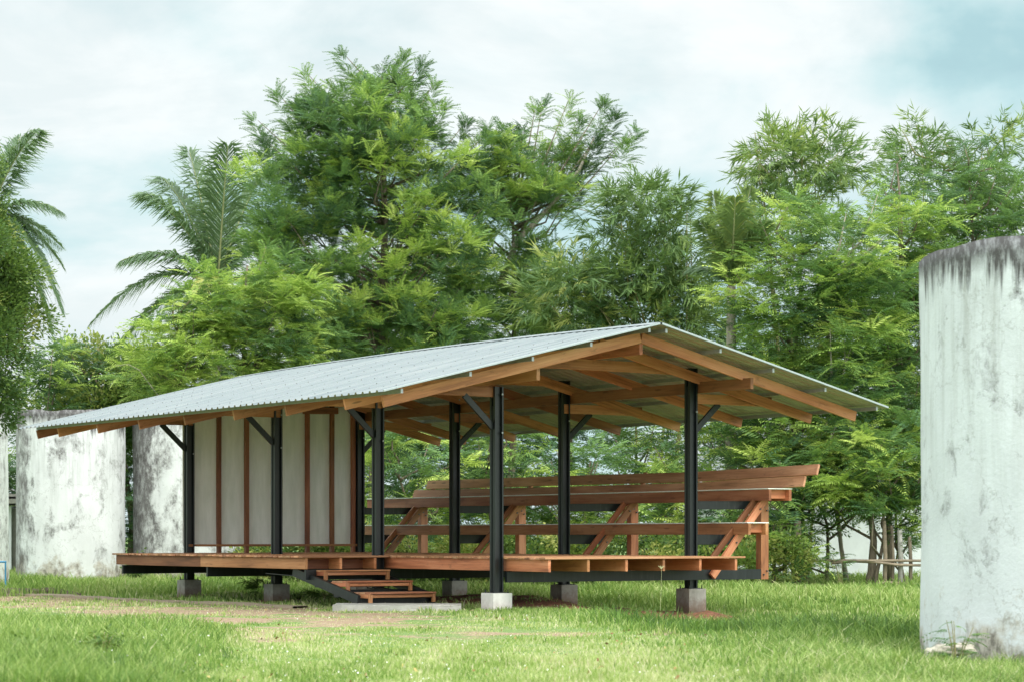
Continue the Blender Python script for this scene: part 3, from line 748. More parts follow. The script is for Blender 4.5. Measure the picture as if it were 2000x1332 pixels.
def tree(name, label, cat, base_px, Y, poly_px, nl, kind, mat, dens=22, thick=1.6, tint=(.35, .16), r_l=(.5, 1.0), size=1.0,
         spikes=(), trunk_top=None, tr=.12, group=None, seed=1, bark='bark', upward=.5, ntrunk=1, bright=.16, ground=0.0, bushy=False, limbs=True, clumps=()):
    r = np.random.default_rng(seed)
    poly = [(at(px, py, Y).x, at(px, py, Y).z) for px, py in poly_px]
    X0 = min(p[0] for p in poly); X1 = max(p[0] for p in poly); Z0 = max(.1, min(p[1] for p in poly)); Z1 = max(p[1] for p in poly)
    bx = at(base_px, 0, Y).x
    root = empty(name, (bx, Y, ground), label, cat, group)
    lobes = []
    tries = 0
    while len(lobes) < nl and tries < 60*nl:
        tries += 1
        x = r.uniform(X0, X1); z = r.uniform(Z0, Z1)
        if inpoly(np.array(x), np.array(z), poly):
            rad = r.uniform(*r_l); dd = r.uniform(-1, 1)*thick
            lobes.append((x, Y+dd, z, rad, False))
    for (px, py, pr) in spikes:
        p = at(px, py, Y); lobes.append((p.x, Y+r.uniform(-.5, .5), p.z, pr/F*Y, True))
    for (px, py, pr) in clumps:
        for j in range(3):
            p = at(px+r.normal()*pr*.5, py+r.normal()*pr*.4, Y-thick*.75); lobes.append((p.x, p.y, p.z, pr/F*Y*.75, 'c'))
    PP = []; DD = []; SS = []; TT = []
    br = MB()
    ttop = at(*(trunk_top or (base_px, poly_px[0][1])), Y)
    def trunk_at(z):
        u = np.clip((z-ground)/(ttop.z-ground), 0, 1)
        return Vector((bx+(ttop.x-bx)*u+.12*math.sin(u*5+seed), Y+.1*math.sin(u*4+seed*2), ground+(ttop.z-ground)*u))
    for (x, y, z, rad, sp) in lobes:
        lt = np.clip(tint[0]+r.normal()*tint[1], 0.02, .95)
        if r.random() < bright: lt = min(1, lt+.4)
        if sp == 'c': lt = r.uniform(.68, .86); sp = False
        tip = Vector((x, y, z))
        hd = math.hypot(x-bx, y-Y); zs_ = max(ground+.3, min(ttop.z, z-.55*hd-.6*rad)); st_ = trunk_at(zs_)
        mid = st_.lerp(tip, .5)+Vector((r.normal()*.15, r.normal()*.15, -.12*hd+.0))
        if limbs and r.random() < .2 or sp: br.tube([st_, mid, tip+Vector((0, 0, rad*.5))], [.02+.045*min(1, (tip-st_).length/4), .025, .008], 5)
        ax = np.array((tip-mid).normalized()); ax = ax*.6+np.array([0, 0, upward]); ax /= np.linalg.norm(ax)
        k = int(dens*rad*rad*4/size**2*(2.6 if sp else 1.15))+3
        q = r.normal(size=(k, 3)); q /= np.linalg.norm(q, axis=1, keepdims=True)
        rr = rad*r.random(k)**.45
        if sp:  # slender upright shoot
            h = r.random(k); q[:, 2] = 0; q /= np.linalg.norm(q, axis=1, keepdims=True)
            pos = np.array(tip)[None]+q*(rad*.55*(1-h)[:, None]*r.random(k)[:, None])+np.outer((h-.75)*rad*2.4, ax)
            dr = q*(.9-.4*h)[:, None]+ax[None]*(.35+.7*h)[:, None]
        else:
            if kind.startswith('feather'):
                k6 = max(2, k//7); qi = r.integers(0, k6, k); q = q[:k6][qi]; rr = rr[:k6][qi]
                a_r = r.uniform(0, 2*np.pi, k); el = r.uniform(-.2, .75 if upward < .55 else 1.25, k)
                rad_d = np.stack([np.cos(a_r)*np.cos(el), np.sin(a_r)*np.cos(el), np.sin(el)], 1)
                pos = np.array(tip)[None]+q*rr[:, None]*np.array([1, 1, .62])+rad_d*.04
                dr = rad_d+q*.35+ax[None]*(.2 if upward < .55 else .5)
                rt = r.normal(size=k6)*.10
            else:
                pos = np.array(tip)[None]+q*rr[:, None]*np.array([1, 1, .62])
                dr = q*.9+ax[None]*.55; dr[:, 2] += .05; rt = None
        ti = lt+r.normal(size=k)*.05
        if not sp and rt is not None: ti = ti+rt[qi]
        # fresh young leaves at the outside tips
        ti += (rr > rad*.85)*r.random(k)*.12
        PP.append(pos); DD.append(dr); SS.append(size*r.uniform(.7, 1.2, k)*(.8 if sp else 1)); TT.append(ti)
    P = np.concatenate(PP); Dr = np.concatenate(DD); S = np.concatenate(SS); T = np.concatenate(TT)
    ok = P[:, 2] > ground+.12; P, Dr, S, T = P[ok], Dr[ok], S[ok], T[ok]
    v, q, t = place(kind, P, Dr, S, T, r)
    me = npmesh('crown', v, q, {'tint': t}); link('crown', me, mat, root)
    if br.v: br.build('branches', M[bark], root, smooth=True)
    for k in range(ntrunk):
        ox = 0 if ntrunk == 1 else r.uniform(-.5, .5); oy = 0 if ntrunk == 1 else r.uniform(-.4, .4)
        pts = []; rads = []
        for i in range(9):
            u = i/8; p = trunk_at(ground+(ttop.z-ground)*u); lean = r.uniform(-.03, .03)
            pts.append(p+Vector((ox*(1+u*1.5)+lean, oy*(1+u), -.15 if i == 0 else 0))); rads.append(tr*(1-.75*u)*(1.25 if i == 0 else 1))
        c = MB(); c.tube(pts, rads, 9); c.build('trunk', M[bark], root, smooth=True)
    return root

# ---------------------------------------------------------------- trees
A, B_, C_ = M['leafA'], M['leafB'], M['leafC']
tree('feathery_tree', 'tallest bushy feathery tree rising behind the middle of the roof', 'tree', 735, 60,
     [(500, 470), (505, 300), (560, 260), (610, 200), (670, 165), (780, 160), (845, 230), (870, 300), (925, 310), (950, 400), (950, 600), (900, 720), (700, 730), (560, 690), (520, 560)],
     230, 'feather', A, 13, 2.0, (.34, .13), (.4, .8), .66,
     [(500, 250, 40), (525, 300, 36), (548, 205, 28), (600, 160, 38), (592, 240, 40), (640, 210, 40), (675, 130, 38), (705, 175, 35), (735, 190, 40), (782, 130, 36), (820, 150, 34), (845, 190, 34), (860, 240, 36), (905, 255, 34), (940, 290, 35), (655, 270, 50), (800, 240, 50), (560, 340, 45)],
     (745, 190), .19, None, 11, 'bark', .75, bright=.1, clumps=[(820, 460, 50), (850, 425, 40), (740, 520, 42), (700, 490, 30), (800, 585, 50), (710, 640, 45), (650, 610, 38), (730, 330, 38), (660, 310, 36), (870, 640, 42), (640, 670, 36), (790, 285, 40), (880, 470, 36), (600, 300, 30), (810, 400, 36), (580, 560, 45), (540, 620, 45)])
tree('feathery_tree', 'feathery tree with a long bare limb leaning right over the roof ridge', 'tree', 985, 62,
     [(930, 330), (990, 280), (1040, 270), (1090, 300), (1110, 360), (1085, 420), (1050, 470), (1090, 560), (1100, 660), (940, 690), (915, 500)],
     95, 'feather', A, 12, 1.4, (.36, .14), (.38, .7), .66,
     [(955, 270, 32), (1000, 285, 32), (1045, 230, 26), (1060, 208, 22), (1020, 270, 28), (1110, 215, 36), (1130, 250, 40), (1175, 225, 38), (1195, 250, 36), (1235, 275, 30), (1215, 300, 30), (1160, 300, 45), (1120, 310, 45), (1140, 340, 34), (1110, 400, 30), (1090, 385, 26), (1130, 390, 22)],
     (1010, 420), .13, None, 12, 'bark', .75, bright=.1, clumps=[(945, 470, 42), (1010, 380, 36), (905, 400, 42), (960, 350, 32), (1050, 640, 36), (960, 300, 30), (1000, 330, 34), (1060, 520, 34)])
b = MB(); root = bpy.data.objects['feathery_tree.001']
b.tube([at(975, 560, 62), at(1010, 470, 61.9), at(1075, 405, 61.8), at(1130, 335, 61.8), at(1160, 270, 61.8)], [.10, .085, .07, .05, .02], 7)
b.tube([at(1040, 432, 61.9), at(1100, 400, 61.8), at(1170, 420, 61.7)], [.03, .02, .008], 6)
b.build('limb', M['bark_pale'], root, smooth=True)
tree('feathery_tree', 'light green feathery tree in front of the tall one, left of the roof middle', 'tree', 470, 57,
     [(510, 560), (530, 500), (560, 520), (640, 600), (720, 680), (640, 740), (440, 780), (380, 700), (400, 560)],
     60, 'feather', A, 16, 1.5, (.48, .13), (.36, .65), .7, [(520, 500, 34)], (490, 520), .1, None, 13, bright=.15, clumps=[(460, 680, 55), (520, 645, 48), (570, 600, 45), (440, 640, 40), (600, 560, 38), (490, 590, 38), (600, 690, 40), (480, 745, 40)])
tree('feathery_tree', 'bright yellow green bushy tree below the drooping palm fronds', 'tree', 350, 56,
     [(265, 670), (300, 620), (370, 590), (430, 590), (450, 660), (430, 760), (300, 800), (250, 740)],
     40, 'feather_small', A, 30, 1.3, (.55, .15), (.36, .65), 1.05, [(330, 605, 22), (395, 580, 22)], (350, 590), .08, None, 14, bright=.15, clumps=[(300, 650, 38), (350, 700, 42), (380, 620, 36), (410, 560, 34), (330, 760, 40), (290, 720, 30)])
tree('broadleaf_tree', 'dark green broad leaved bush behind the stained tanks at left', 'tree', 180, 60,
     [(80, 740), (95, 700), (160, 680), (230, 700), (300, 720), (330, 830), (240, 900), (70, 880)],
     40, 'broad', C_, 30, 1.4, (.42, .14), (.4, .75), 1.1, [(130, 685, 24), (190, 685, 26), (260, 705, 24)], (180, 740), .12, None, 15, bright=.15)
tree('ivy_tree', 'tall dark tree smothered in small leaves at the left edge', 'tree', -70, 46,
     [(-160, 330), (-80, 300), (-35, 320), (-8, 400), (20, 480), (48, 560), (38, 640), (32, 730), (15, 790), (-160, 800)],
     70, 'ivy', C_, 62, 1.3, (.52, .16), (.35, .6), 1.0, [], (-60, 330), .16, None, 16, bright=.12, limbs=False)
b = MB(); root = bpy.data.objects['feathery_tree.003']
b.tube([at(330, 800, 55), at(300, 760, 54.8), at(272, 722, 54.6), at(250, 711, 54.6), at(225, 714, 54.6)], [.018, .015, .012, .009, .005], 5)
b.build('dead_twig', M['bark_pale'], root, smooth=True)
# bamboo
tree('bamboo', 'bamboo clump arching above the roof ridge', 'bamboo', 1290, 58,
     [(1060, 560), (1190, 500), (1190, 400), (1250, 385), (1320, 395), (1350, 440), (1375, 530), (1400, 690), (1250, 680), (1080, 650), (1040, 610)],
     75, 'bamboo', B_, 19, 1.5, (.40, .14), (.4, .7), 1.15, [(1250, 385, 26), (1330, 395, 28), (1200, 400, 24), (1200, 440, 30)],
     (1290, 420), .04, None, 17, 'cane', .3, ntrunk=6, bright=.12)
tree('bamboo', 'tall bamboo plume at the left of the right hand thicket', 'bamboo', 1570, 58,
     [(1470, 400), (1480, 320), (1500, 270), (1580, 260), (1630, 300), (1690, 330), (1650, 440), (1500, 470)],
     30, 'bamboo', B_, 13, 1.2, (.42, .12), (.4, .65), 1.2, [(1500, 260, 26), (1560, 255, 28), (1620, 275, 26), (1475, 330, 24), (1690, 320, 26), (1640, 310, 26), (1480, 355, 24)],
     (1560, 260), .04, None, 18, 'cane', .2, ntrunk=5, bright=.08)
tree('bamboo', 'bamboo plumes drooping above the near tank', 'bamboo', 1850, 60,
     [(1760, 330), (1800, 270), (1850, 300), (1890, 300), (1960, 250), (1980, 300), (1960, 420), (1900, 500), (1780, 480)],
     30, 'bamboo', B_, 13, 1.2, (.34, .12), (.4, .6), 1.15, [(1790, 255, 26), (1840, 270, 24), (1980, 250, 24), (1940, 265, 24), (1760, 265, 14), (1860, 310, 28)],
     (1850, 300), .04, None, 19, 'cane', .2, ntrunk=5, bright=.08)
# right thicket
tree('feathery_tree', 'slender feathery tree at the left side of the thicket beside the roof tip', 'tree', 1565, 53,
     [(1410, 560), (1480, 440), (1560, 420), (1620, 480), (1640, 700), (1630, 900), (1590, 1000), (1520, 1010), (1450, 900), (1410, 740)],
     120, 'feather_small', A, 24, 1.5, (.48, .13), (.36, .7), 1.1, [(1550, 400, 34), (1480, 450, 30), (1600, 430, 30)], (1560, 500), .10, None, 21, bright=.08, clumps=[(1440, 590, 36), (1480, 650, 42), (1540, 520, 36), (1500, 740, 36), (1580, 830, 40), (1540, 900, 36)])
tree('feathery_tree', 'slim tree with a pale bare stem in the middle of the thicket', 'tree', 1660, 52.5,
     [(1600, 560), (1640, 440), (1720, 430), (1740, 600), (1750, 900), (1700, 980), (1620, 900), (1600, 700)],
     90, 'feather_small', A, 24, 1.3, (.46, .13), (.36, .65), 1.1, [(1660, 420, 30), (1710, 400, 30)], (1600, 540), .055, None, 22, 'bark_pale', bright=.08, clumps=[(1640, 640, 36), (1700, 500, 32), (1690, 760, 38), (1640, 860, 38)])
tree('feathery_tree', 'tallest leaning tree of the thicket with fern like leaves', 'tree', 1745, 54,
     [(1690, 460), (1740, 330), (1780, 330), (1830, 420), (1850, 600), (1850, 900), (1790, 960), (1700, 900), (1690, 600)],
     120, 'feather_small', A, 24, 1.5, (.44, .13), (.36, .7), 1.1, [(1745, 300, 30), (1755, 340, 34), (1720, 380, 32)], (1750, 320), .09, None, 23, bright=.08, clumps=[(1760, 640, 36), (1740, 720, 34), (1780, 560, 30), (1760, 880, 40)])
tree('feathery_tree', 'dark leafy tree showing above the rim of the near tank', 'tree', 1900, 55,
     [(1800, 440), (1870, 330), (1930, 320), (1980, 360), (1990, 480), (2060, 560), (2050, 700), (1800, 700)],
     80, 'feather_small', A, 24, 1.4, (.34, .12), (.36, .7), 1.1, [(1885, 300, 34), (1930, 300, 34), (1975, 380, 30), (1990, 590, 24), (1960, 430, 30)], (1900, 330), .1, None, 24, bright=.08)
tree('feathery_tree', 'low branching tree over the bamboo fence with drooping sprays', 'tree', 1695, 51,
     [(1600, 900), (1680, 860), (1800, 840), (1810, 980), (1760, 1010), (1680, 980), (1620, 990)],
     40, 'feather', A, 15, 1.0, (.45, .14), (.3, .55), .85, [], (1700, 900), .11, None, 25, bright=.25)
# low trees seen under the roof
lo = [(790, 52, [(700, 830), (780, 800), (880, 860), (900, 1000), (880, 1110), (700, 1110)], 40, .42, 'light ferny bush seen under the roof between the wall and the second pair of posts', 31),
      (960, 53.5, [(860, 860), (940, 800), (1040, 860), (1060, 1000), (1040, 1110), (860, 1110)], 42, .36, 'grey green ferny bush behind the front corner post', 32),
      (1150, 52.5, [(1040, 900), (1120, 850), (1180, 880), (1230, 930), (1230, 1110), (1040, 1110)], 42, .46, 'bright low bush behind the long bench, right of the front corner post', 33),
      (1330, 53, [(1220, 900), (1280, 850), (1360, 830), (1420, 850), (1440, 1100), (1220, 1100)], 48, .48, 'bright ferny bush behind the right end of the bench', 34),
      (1480, 52, [(1400, 860), (1480, 800), (1560, 860), (1570, 1000), (1540, 1090), (1400, 1100)], 50, .42, 'green ferny bush beyond the end of the bench', 35)]
for bx_, Y_, poly, nl_, tn, lab, sd_ in lo:
    tree('bush', lab, 'bush', bx_, Y_, poly, nl_, 'feather_small', A, 24, 1.0, (tn, .17), (.3, .55), 1.3, [], (bx_, 900), .06, 'bushes behind the bench', sd_, bright=.25)
for bx_, Y_, poly, nl_, tn, lab, sd_ in [
      (1520, 51, [(1490, 930), (1560, 900), (1590, 1000), (1570, 1120), (1500, 1120)], 22, .38, 'low feathery bush right beside the end post of the bench', 42),
      (1715, 50.9, [(1660, 930), (1740, 920), (1780, 960), (1740, 1020), (1690, 1060), (1660, 1000)], 16, .46, 'small feathery bush hanging over the upright fence posts', 43),
      (95, 58, [(40, 700), (90, 670), (140, 690), (150, 900), (40, 900)], 34, .22, 'dark shrub filling the gap above the left tank', 44),
      (1610, 52.5, [(1560, 900), (1640, 880), (1720, 930), (1700, 1010), (1640, 1060), (1600, 1010), (1560, 1100), (1530, 1000)], 26, .40, 'low feathery bush hanging in front of the white building beside the fence', 38),
      (1250, 57, [(1120, 860), (1200, 820), (1300, 850), (1380, 880), (1380, 1080), (1120, 1080)], 60, .34, 'darker ferny bush further behind the bright low bushes', 39),
      (1760, 51.5, [(1730, 900), (1800, 880), (1830, 960), (1800, 1010), (1770, 1100), (1740, 1000)], 22, .36, 'low feathery bush by the edge of the near tank', 40),
      (830, 57, [(720, 860), (830, 830), (960, 860), (980, 1080), (720, 1080)], 50, .30, 'darker ferny bush further behind the second pair of posts', 41)]:
    tree('bush', lab, 'bush', bx_, Y_, poly, nl_, 'feather_small', A, 24, .9, (tn, .15), (.3, .5), 1.25, [], (bx_, 900), .05, 'bushes behind the bench', sd_, bright=.2)
# broad weeds along the back
tree('bush', 'dark broad leaved undergrowth low behind the deck', 'bush', 1180, 50, [(760, 1060), (1000, 1050), (1300, 1050), (1560, 1060), (1560, 1125), (760, 1125)],
     70, 'broad', C_, 30, .5, (.55, .2), (.2, .38), .8, [], (1180, 1090), .03, 'bushes behind the bench', 36, bright=.2, limbs=False)
tree('bush', 'leafy creeper and weeds under the wall between the stained tank and the steps', 'bush', 600, 54, [(470, 1040), (600, 1040), (740, 1050), (740, 1120), (470, 1120)],
     30, 'broad', C_, 30, .6, (.6, .18), (.2, .4), .8, [], (600, 1080), .03, 'bushes behind the bench', 37, bright=.2, limbs=False)
# backdrop trees further off
bk = [(40, 76, [(-60, 860), (0, 820), (60, 860), (100, 1060), (-60, 1080)], 30, 'small tree far behind the gap between the left tanks'),
      (250, 74, [(120, 780), (250, 760), (420, 700), (430, 1080), (120, 1080)], 60, 'dark distant tree filling the gap between the stained tanks'),
      (600, 74, [(440, 700), (540, 560), (660, 500), (760, 520), (790, 1080), (440, 1080)], 120, 'dark distant tree behind the pavilion wall'),
      (880, 76, [(720, 760), (740, 520), (880, 480), (980, 540), (1010, 760), (1000, 1080), (740, 1080)], 130, 'dark distant tree behind the front corner post'),
      (1110, 78, [(1000, 760), (1000, 600), (1140, 610), (1230, 640), (1160, 860), (1130, 1080), (1000, 1080)], 60, 'dark distant tree below the roof ridge'),
      (1420, 72, [(1310, 880), (1360, 700), (1440, 640), (1520, 700), (1540, 1060), (1310, 1060)], 85, 'dark distant tree right of the ridge'),
      (1640, 70, [(1520, 700), (1600, 560), (1740, 540), (1800, 700), (1800, 960), (1540, 960)], 90, 'dark distant tree deep in the right thicket')]
for i, (bx_, Y_, poly, nl_, lab) in enumerate(bk):
    tree('distant_tree', lab, 'tree', bx_, Y_, poly, nl_, 'feather', A, 9, 1.8, (.14, .09), (.6, 1.1), 1.5, [], (bx_, 760), .14, 'distant trees behind the bushes', 50+i, bright=.06)

# coconut palms
def palm(crown, Y, fronds, label, seed, base_dx=0, trunk=True, dead=()):
    r = np.random.default_rng(seed); c = at(*crown, Y)
    root = empty('coconut_palm', (c.x+base_dx, Y, 0), label, 'palm tree', 'coconut palms')
    if trunk:
        b = MB(); pts = []; rd = []
        for i in range(14):
            u = i/13; pts.append(Vector((c.x+base_dx*(1-u)**1.5, Y, -.2+(c.z+.2)*u))); rd.append(.16-.06*u+(.008 if i % 2 else 0))
        b.tube(pts, rd, 10); b.build('trunk', M['bark_pale'], root, smooth=True)
    for k, (tx, ty, sag, dy, tn) in enumerate(fronds):
        tip = at(tx, ty, Y)+Vector((0, dy, 0)); L = (tip-c).length
        ctrl = c.lerp(tip, .5)+Vector((0, 0, sag*L))
        pts = []; N_ = 46
        for i in range(N_+1):
            u = i/N_; pts.append(c*(1-u)**2+ctrl*2*u*(1-u)+tip*u*u)
        b = MB(); b.tube(pts[::5]+[pts[-1]], [.04*(1-.85*i/10) for i in range(len(pts[::5])+1)], 5)
        fo = b.build('frond', M['palm_rib'], root, smooth=True)
        vs = []; qs = []; ts = []
        for i in range(6, N_*3+1):
            u = i/(N_*3); p = c*(1-u)**2+ctrl*2*u*(1-u)+tip*u*u
            tg = ((ctrl-c)*(1-u)+(tip-ctrl)*u).normalized()
            sd = tg.cross(Vector((0, 0, 1)))
            if sd.length < .2: sd = Vector((1, 0, 0))
            sd.normalize(); nn = sd.cross(tg).normalized()
            ll = min(1.4, L*.40)*math.sin(math.pi*min(1, .12+u*.86))**.6*r.uniform(.7, 1.12)
            for sg in (-1, 1):
                if r.random() < .07: continue
                hz = math.sqrt(max(0, 1-tg.z*tg.z))
                d0 = (tg*(.5+.75*u)+sd*sg*.72+nn*.18-Vector((0, 0, .5*hz*u))+Vector(r.normal(size=3))*.09).normalized()
                d1 = (d0+Vector((0, 0, -r.uniform(.45, 1.3)))+tg*.15).normalized()
                wv = (tg*.9-nn*.3).normalized()*.026
                m_ = p+d0*ll*.5; e = m_+d1*ll*.5
                n0 = len(vs); vs += [p-wv*.6, p+wv*.6, m_+wv, m_-wv, e+wv*.12, e-wv*.12]
                qs += [(n0, n0+1, n0+2, n0+3), (n0+3, n0+2, n0+4, n0+5)]
                ts += [np.clip(tn+r.normal()*.07, 0, 1)]*6
        me = npmesh('leaflets', np.array([tuple(v) for v in vs]), np.array(qs), {'tint': np.array(ts)})
        link('leaflets', me, M['palm'], fo)
M['palm_rib'] = simple('palm_rib', (.28, .3, .14), .6)
palm((425, 560), 66, [(365, 290, .10, .5, .42), (285, 385, .30, -.6, .45), (185, 640, .42, -.8, .4), (215, 690, .30, .6, .55), (505, 330, .16, 1, .5), (455, 300, .05, -1.2, .4),
                      (250, 520, .35, -1.2, .45), (310, 340, .2, 1.0, .4), (545, 440, .25, .8, .45), (395, 600, .5, -1.6, .97), (330, 700, .3, 1.4, .35), (590, 590, .35, 1.5, .4), (500, 700, .35, -1, .4), (410, 330, .05, 1.8, .3)],
     'coconut palm with upright fronds standing left of the tallest tree', 5)
palm((-25, 430), 70, [(78, 262, .22, -.4, .45), (128, 420, .34, -.5, .45), (118, 520, .42, .5, .45), (125, 612, .5, -.3, .4), (90, 640, .45, .8, .4), (-120, 300, .2, 0, .4), (-150, 480, .3, 0, .4), (20, 250, .1, 1.5, .4), (100, 470, .3, 1.6, .4)],
     'coconut palm whose fronds show behind the ivy covered tree at the left edge', 6, base_dx=-.3)
palm((1428, 560), 53.5, [(1392, 385, .05, -.3, .8), (1462, 375, .06, -.3, .75), (1428, 400, .03, -1, .8), (1365, 440, .15, -.6, .7), (1490, 440, .2, -.6, .7), (1350, 520, .3, .8, .45), (1510, 540, .3, .5, .4)],
     'small coconut palm poking up between the bamboo and the right thicket', 8)

# ---------------------------------------------------------------- rail fence and far buildings
fr = empty('rail_fence', (8.6, 50.6, 0), 'rough bamboo rail fence below the thicket at right', 'fence')
for (x0, x1, z, dz) in ((5.2, 9.2, .63, .0), (7.0, 11.4, .57, .05), (8.0, 10.2, .13, .02), (6.6, 8.3, .06, .03), (9.4, 11.5, .50, .07)):
    b = MB(); k = 9; b.tube([Vector((x0+(x1-x0)*i/k, 50.5+.05*math.sin(i*1.9), z+dz*math.sin(i*1.3))) for i in range(k+1)], [.028+.004*(i % 2) for i in range(k+1)], 8)
    b.build('rail', M['pole'], fr, smooth=True)
for x, r_, z, mt in ((6.28, .085, 1.5, 'bark'), (8.18, .05, 1.5, 'pole'), (8.35, .04, 1.4, 'bark'), (8.52, .06, 1.3, 'conc'), (8.74, .045, 1.15, 'bark'), (11.0, .04, 1.2, 'pole')):
    b = MB(); b.tube([Vector((x, 50.6, -.2)), Vector((x+.02, 50.6, z*.5)), Vector((x-.01, 50.6, z))], [r_, r_*.95, r_*.9], 9)
    b.build('fence_post', M[mt], fr, smooth=True)
wl = simple('far_white_paint', (.74, .77, .80), .8, 2, .08, 0, .1)
hb = empty('white_building', (10.5, 66, 0), 'plain white building seen through the trees beside the near tank', 'building')
b = MB(); b.box((5.6, 64, -.3), (16, 70, 2.55)); b.build('wall', wl, hb)
b = MB(); b.add([(5.2, 63.6, 2.55), (16.4, 63.6, 2.55), (16.4, 70.4, 2.55), (5.2, 70.4, 2.55), (5.2, 67, 3.5), (16.4, 67, 3.5)], [(0, 1, 5, 4), (2, 3, 4, 5), (0, 4, 3), (1, 2, 5), (0, 3, 2, 1)]); b.build('roof', M['galv'], hb)
hs = empty('shed', (-13.4, 62, 0), 'low white shed with a grey roof between the two leftmost tanks', 'shed')
b = MB(); b.box((-15.5, 60.5, -.3), (-13.15, 64, 1.95)); b.build('wall', wl, hs)
b = MB(); b.box((-13.15, 60.6, -.3), (-12.7, 64, 1.9)); b.build('shade_block', simple('shed_shadow', (.16, .16, .14), .9), hs)  # dark block whose colour stands in for shade beside the shed wall
b = MB(); b.box((-15.9, 60.0, 2.02), (-12.5, 64.4, 2.14)); b.box((-15.7, 60.2, 2.2), (-12.4, 64.2, 2.27)); b.build('roof', simple('old_roof', (.3, .29, .26), .9), hs)

# ---------------------------------------------------------------- grass
def blades(name, n_, region, hfun, tintfun, wid, seed, keep=None, kind_label=None, bend=.5, power=2.0):
    r = np.random.default_rng(seed); y0, y1, x0f, x1f = region
    # ground density falls off with distance
    u = r.random(n_); y = 1/(1/y0+(1/y1-1/y0)*u) if power == 2 else y0+(y1-y0)*u
    x = (x0f+(x1f-x0f)*r.random(n_))*y
    h = hfun(x, y, r); tn = tintfun(x, y, r)
    ok = h > .008
    if keep is not None: ok &= keep(x, y, r)
    x, y, h, tn = x[ok], y[ok], h[ok], tn[ok]; k = len(x)
    z = gh(x, y)-.01; an = r.uniform(0, 2*np.pi, k); wd = wid*(y/28)**.8*r.uniform(.6, 1.3, k)
    b0 = np.stack([x, y, z], 1); wv = np.stack([np.cos(an), np.sin(an), 0*an], 1)*wd[:, None]/2
    la = r.uniform(0, 2*np.pi, k); lean = np.stack([np.cos(la), np.sin(la), 0*la], 1)*(h*r.uniform(.1, 1, k)*bend)[:, None]
    upv = np.stack([0*h, 0*h, h], 1)
    m1 = b0+upv*.55+lean*.3; tp = b0+upv*(1-.18*bend)+lean
    v = np.stack([b0-wv, b0+wv, m1+wv*.8, m1-wv*.8, tp+wv*.1, tp-wv*.1], 1).reshape(-1, 3)
    i0 = (np.arange(k)*6)[:, None]; q = np.concatenate([i0+np.array([[0, 1, 2, 3]]), i0+np.array([[3, 2, 4, 5]])], 1).reshape(-1, 4)
    me = npmesh(name, v, q, {'tint': np.repeat(tn, 6)})
    o = link(name, me, M['grass']); return tag(o, kind_label, 'grass', None, 'stuff')
def blocked(x, y):
    s, t = loc_st(x, y)
    m = (np.abs(x+1.82) < 1.0) & (np.abs(y-36.35) < .56)
    for ss_ in FR:
        for tt_ in (0, 3.84): m |= (np.abs(s-ss_) < .23) & (np.abs(t-tt_) < .23)
    return m
def lawn_h(x, y, r):
    a, d, di, st = soilmask(x, y); s, t = loc_st(x, y)
    h = .05+.035*fbm(x, y, 1.3, 2)+.02*fbm(x, y, 5.3, 12)+.03*sm(34, 40, y)
    h = h*(1+1.3*np.clip(fbm(x, y, 3.7, 21)-.15, 0, 1))
    h = h*(1-.85*a)*(1-.6*d)*(1-.45*sm(-8, -6, t)*sm(-1.5, -2, t))
    return np.where((r.random(len(x)) < .85*a+.62*d+.5*st+.3*di) | blocked(x, y), 0, h*r.uniform(.5, 1.5, len(x)))
def lawn_t(x, y, r):
    a, d, di, st = soilmask(x, y)
    t = .60+.12*fbm(x, y, .8, 6)+.12*fbm(x, y, 3.5, 8)+.26*d-.14*sm(2.5, 5, x)+.10*sm(30, 20, y)*sm(3, 0, np.abs(x-1))
    t = t-.10*sm(38, 44, y)-.14*np.clip(fbm(x, y, 3.7, 21), 0, 1)
    t = t+np.where(r.random(len(x)) < .12+.35*d, .35, 0)
    return np.clip(t+r.normal(size=len(x))*.13, 0, 1)
blades('grass', 330000, (15.5, 60, -.25, .25), lawn_h, lawn_t, .014, 101, kind_label='short mown lawn around the pavilion')
# tall soft grass on the left, tussocks on the right and along the back
def left_h(x, y, r):
    m = sm(-1.75, -3.0, x+.105*(y-18))*sm(32, 27, y)
    c = .55+.45*fbm(x, y, 1.7, 4)
    return np.where(r.random(len(x)) < .15+.85*m, 1, 0)*m*(.08+.26*c)*r.uniform(.4, 1.25, len(x))*(m > .02)
def left_t(x, y, r): return np.clip(.40+.12*fbm(x, y, 1.2, 14)+.1*fbm(x, y, 5.2, 17)+r.normal(size=len(x))*.17, 0, 1)
blades('tall_grass', 90000, (15.5, 36, -.27, -.045), left_h, left_t, .013, 102, kind_label='tall soft grass in the left foreground', bend=.7)
def right_h(x, y, r):
    edge = np.clip((x-(1.0+.02*(y-20)))/2.2, 0, 1)
    band = np.exp(-((y-(30.5-1.35*(x-1.5)))/2.6)**2)      # dark tussock band
    m = np.clip(np.maximum(edge*sm(34, 24, y), band*sm(.2, 1.4, x)), 0, 1)
    c = .5+.5*fbm(x, y, 2.1, 18)
    return np.where(r.random(len(x)) < m, 1, 0)*(.05+.24*c*m+.05*m)*r.uniform(.4, 1.3, len(x))*(m > .08)
def right_t(x, y, r):
    band = np.exp(-((y-(30.5-1.35*(x-1.5)))/2.2)**2)*sm(.8, 1.8, x)
    t = .41-.25*band+.12*fbm(x, y, 1.6, 20)+np.where(r.random(len(x)) < .12, .4, 0)*(1-band)
    return np.clip(t+r.normal(size=len(x))*.15, 0, 1)
blades('tall_grass', 120000, (15.5, 40, .0, .26), right_h, right_t, .013, 103, kind_label='shaggy green tussock grass in the right foreground', bend=.9)
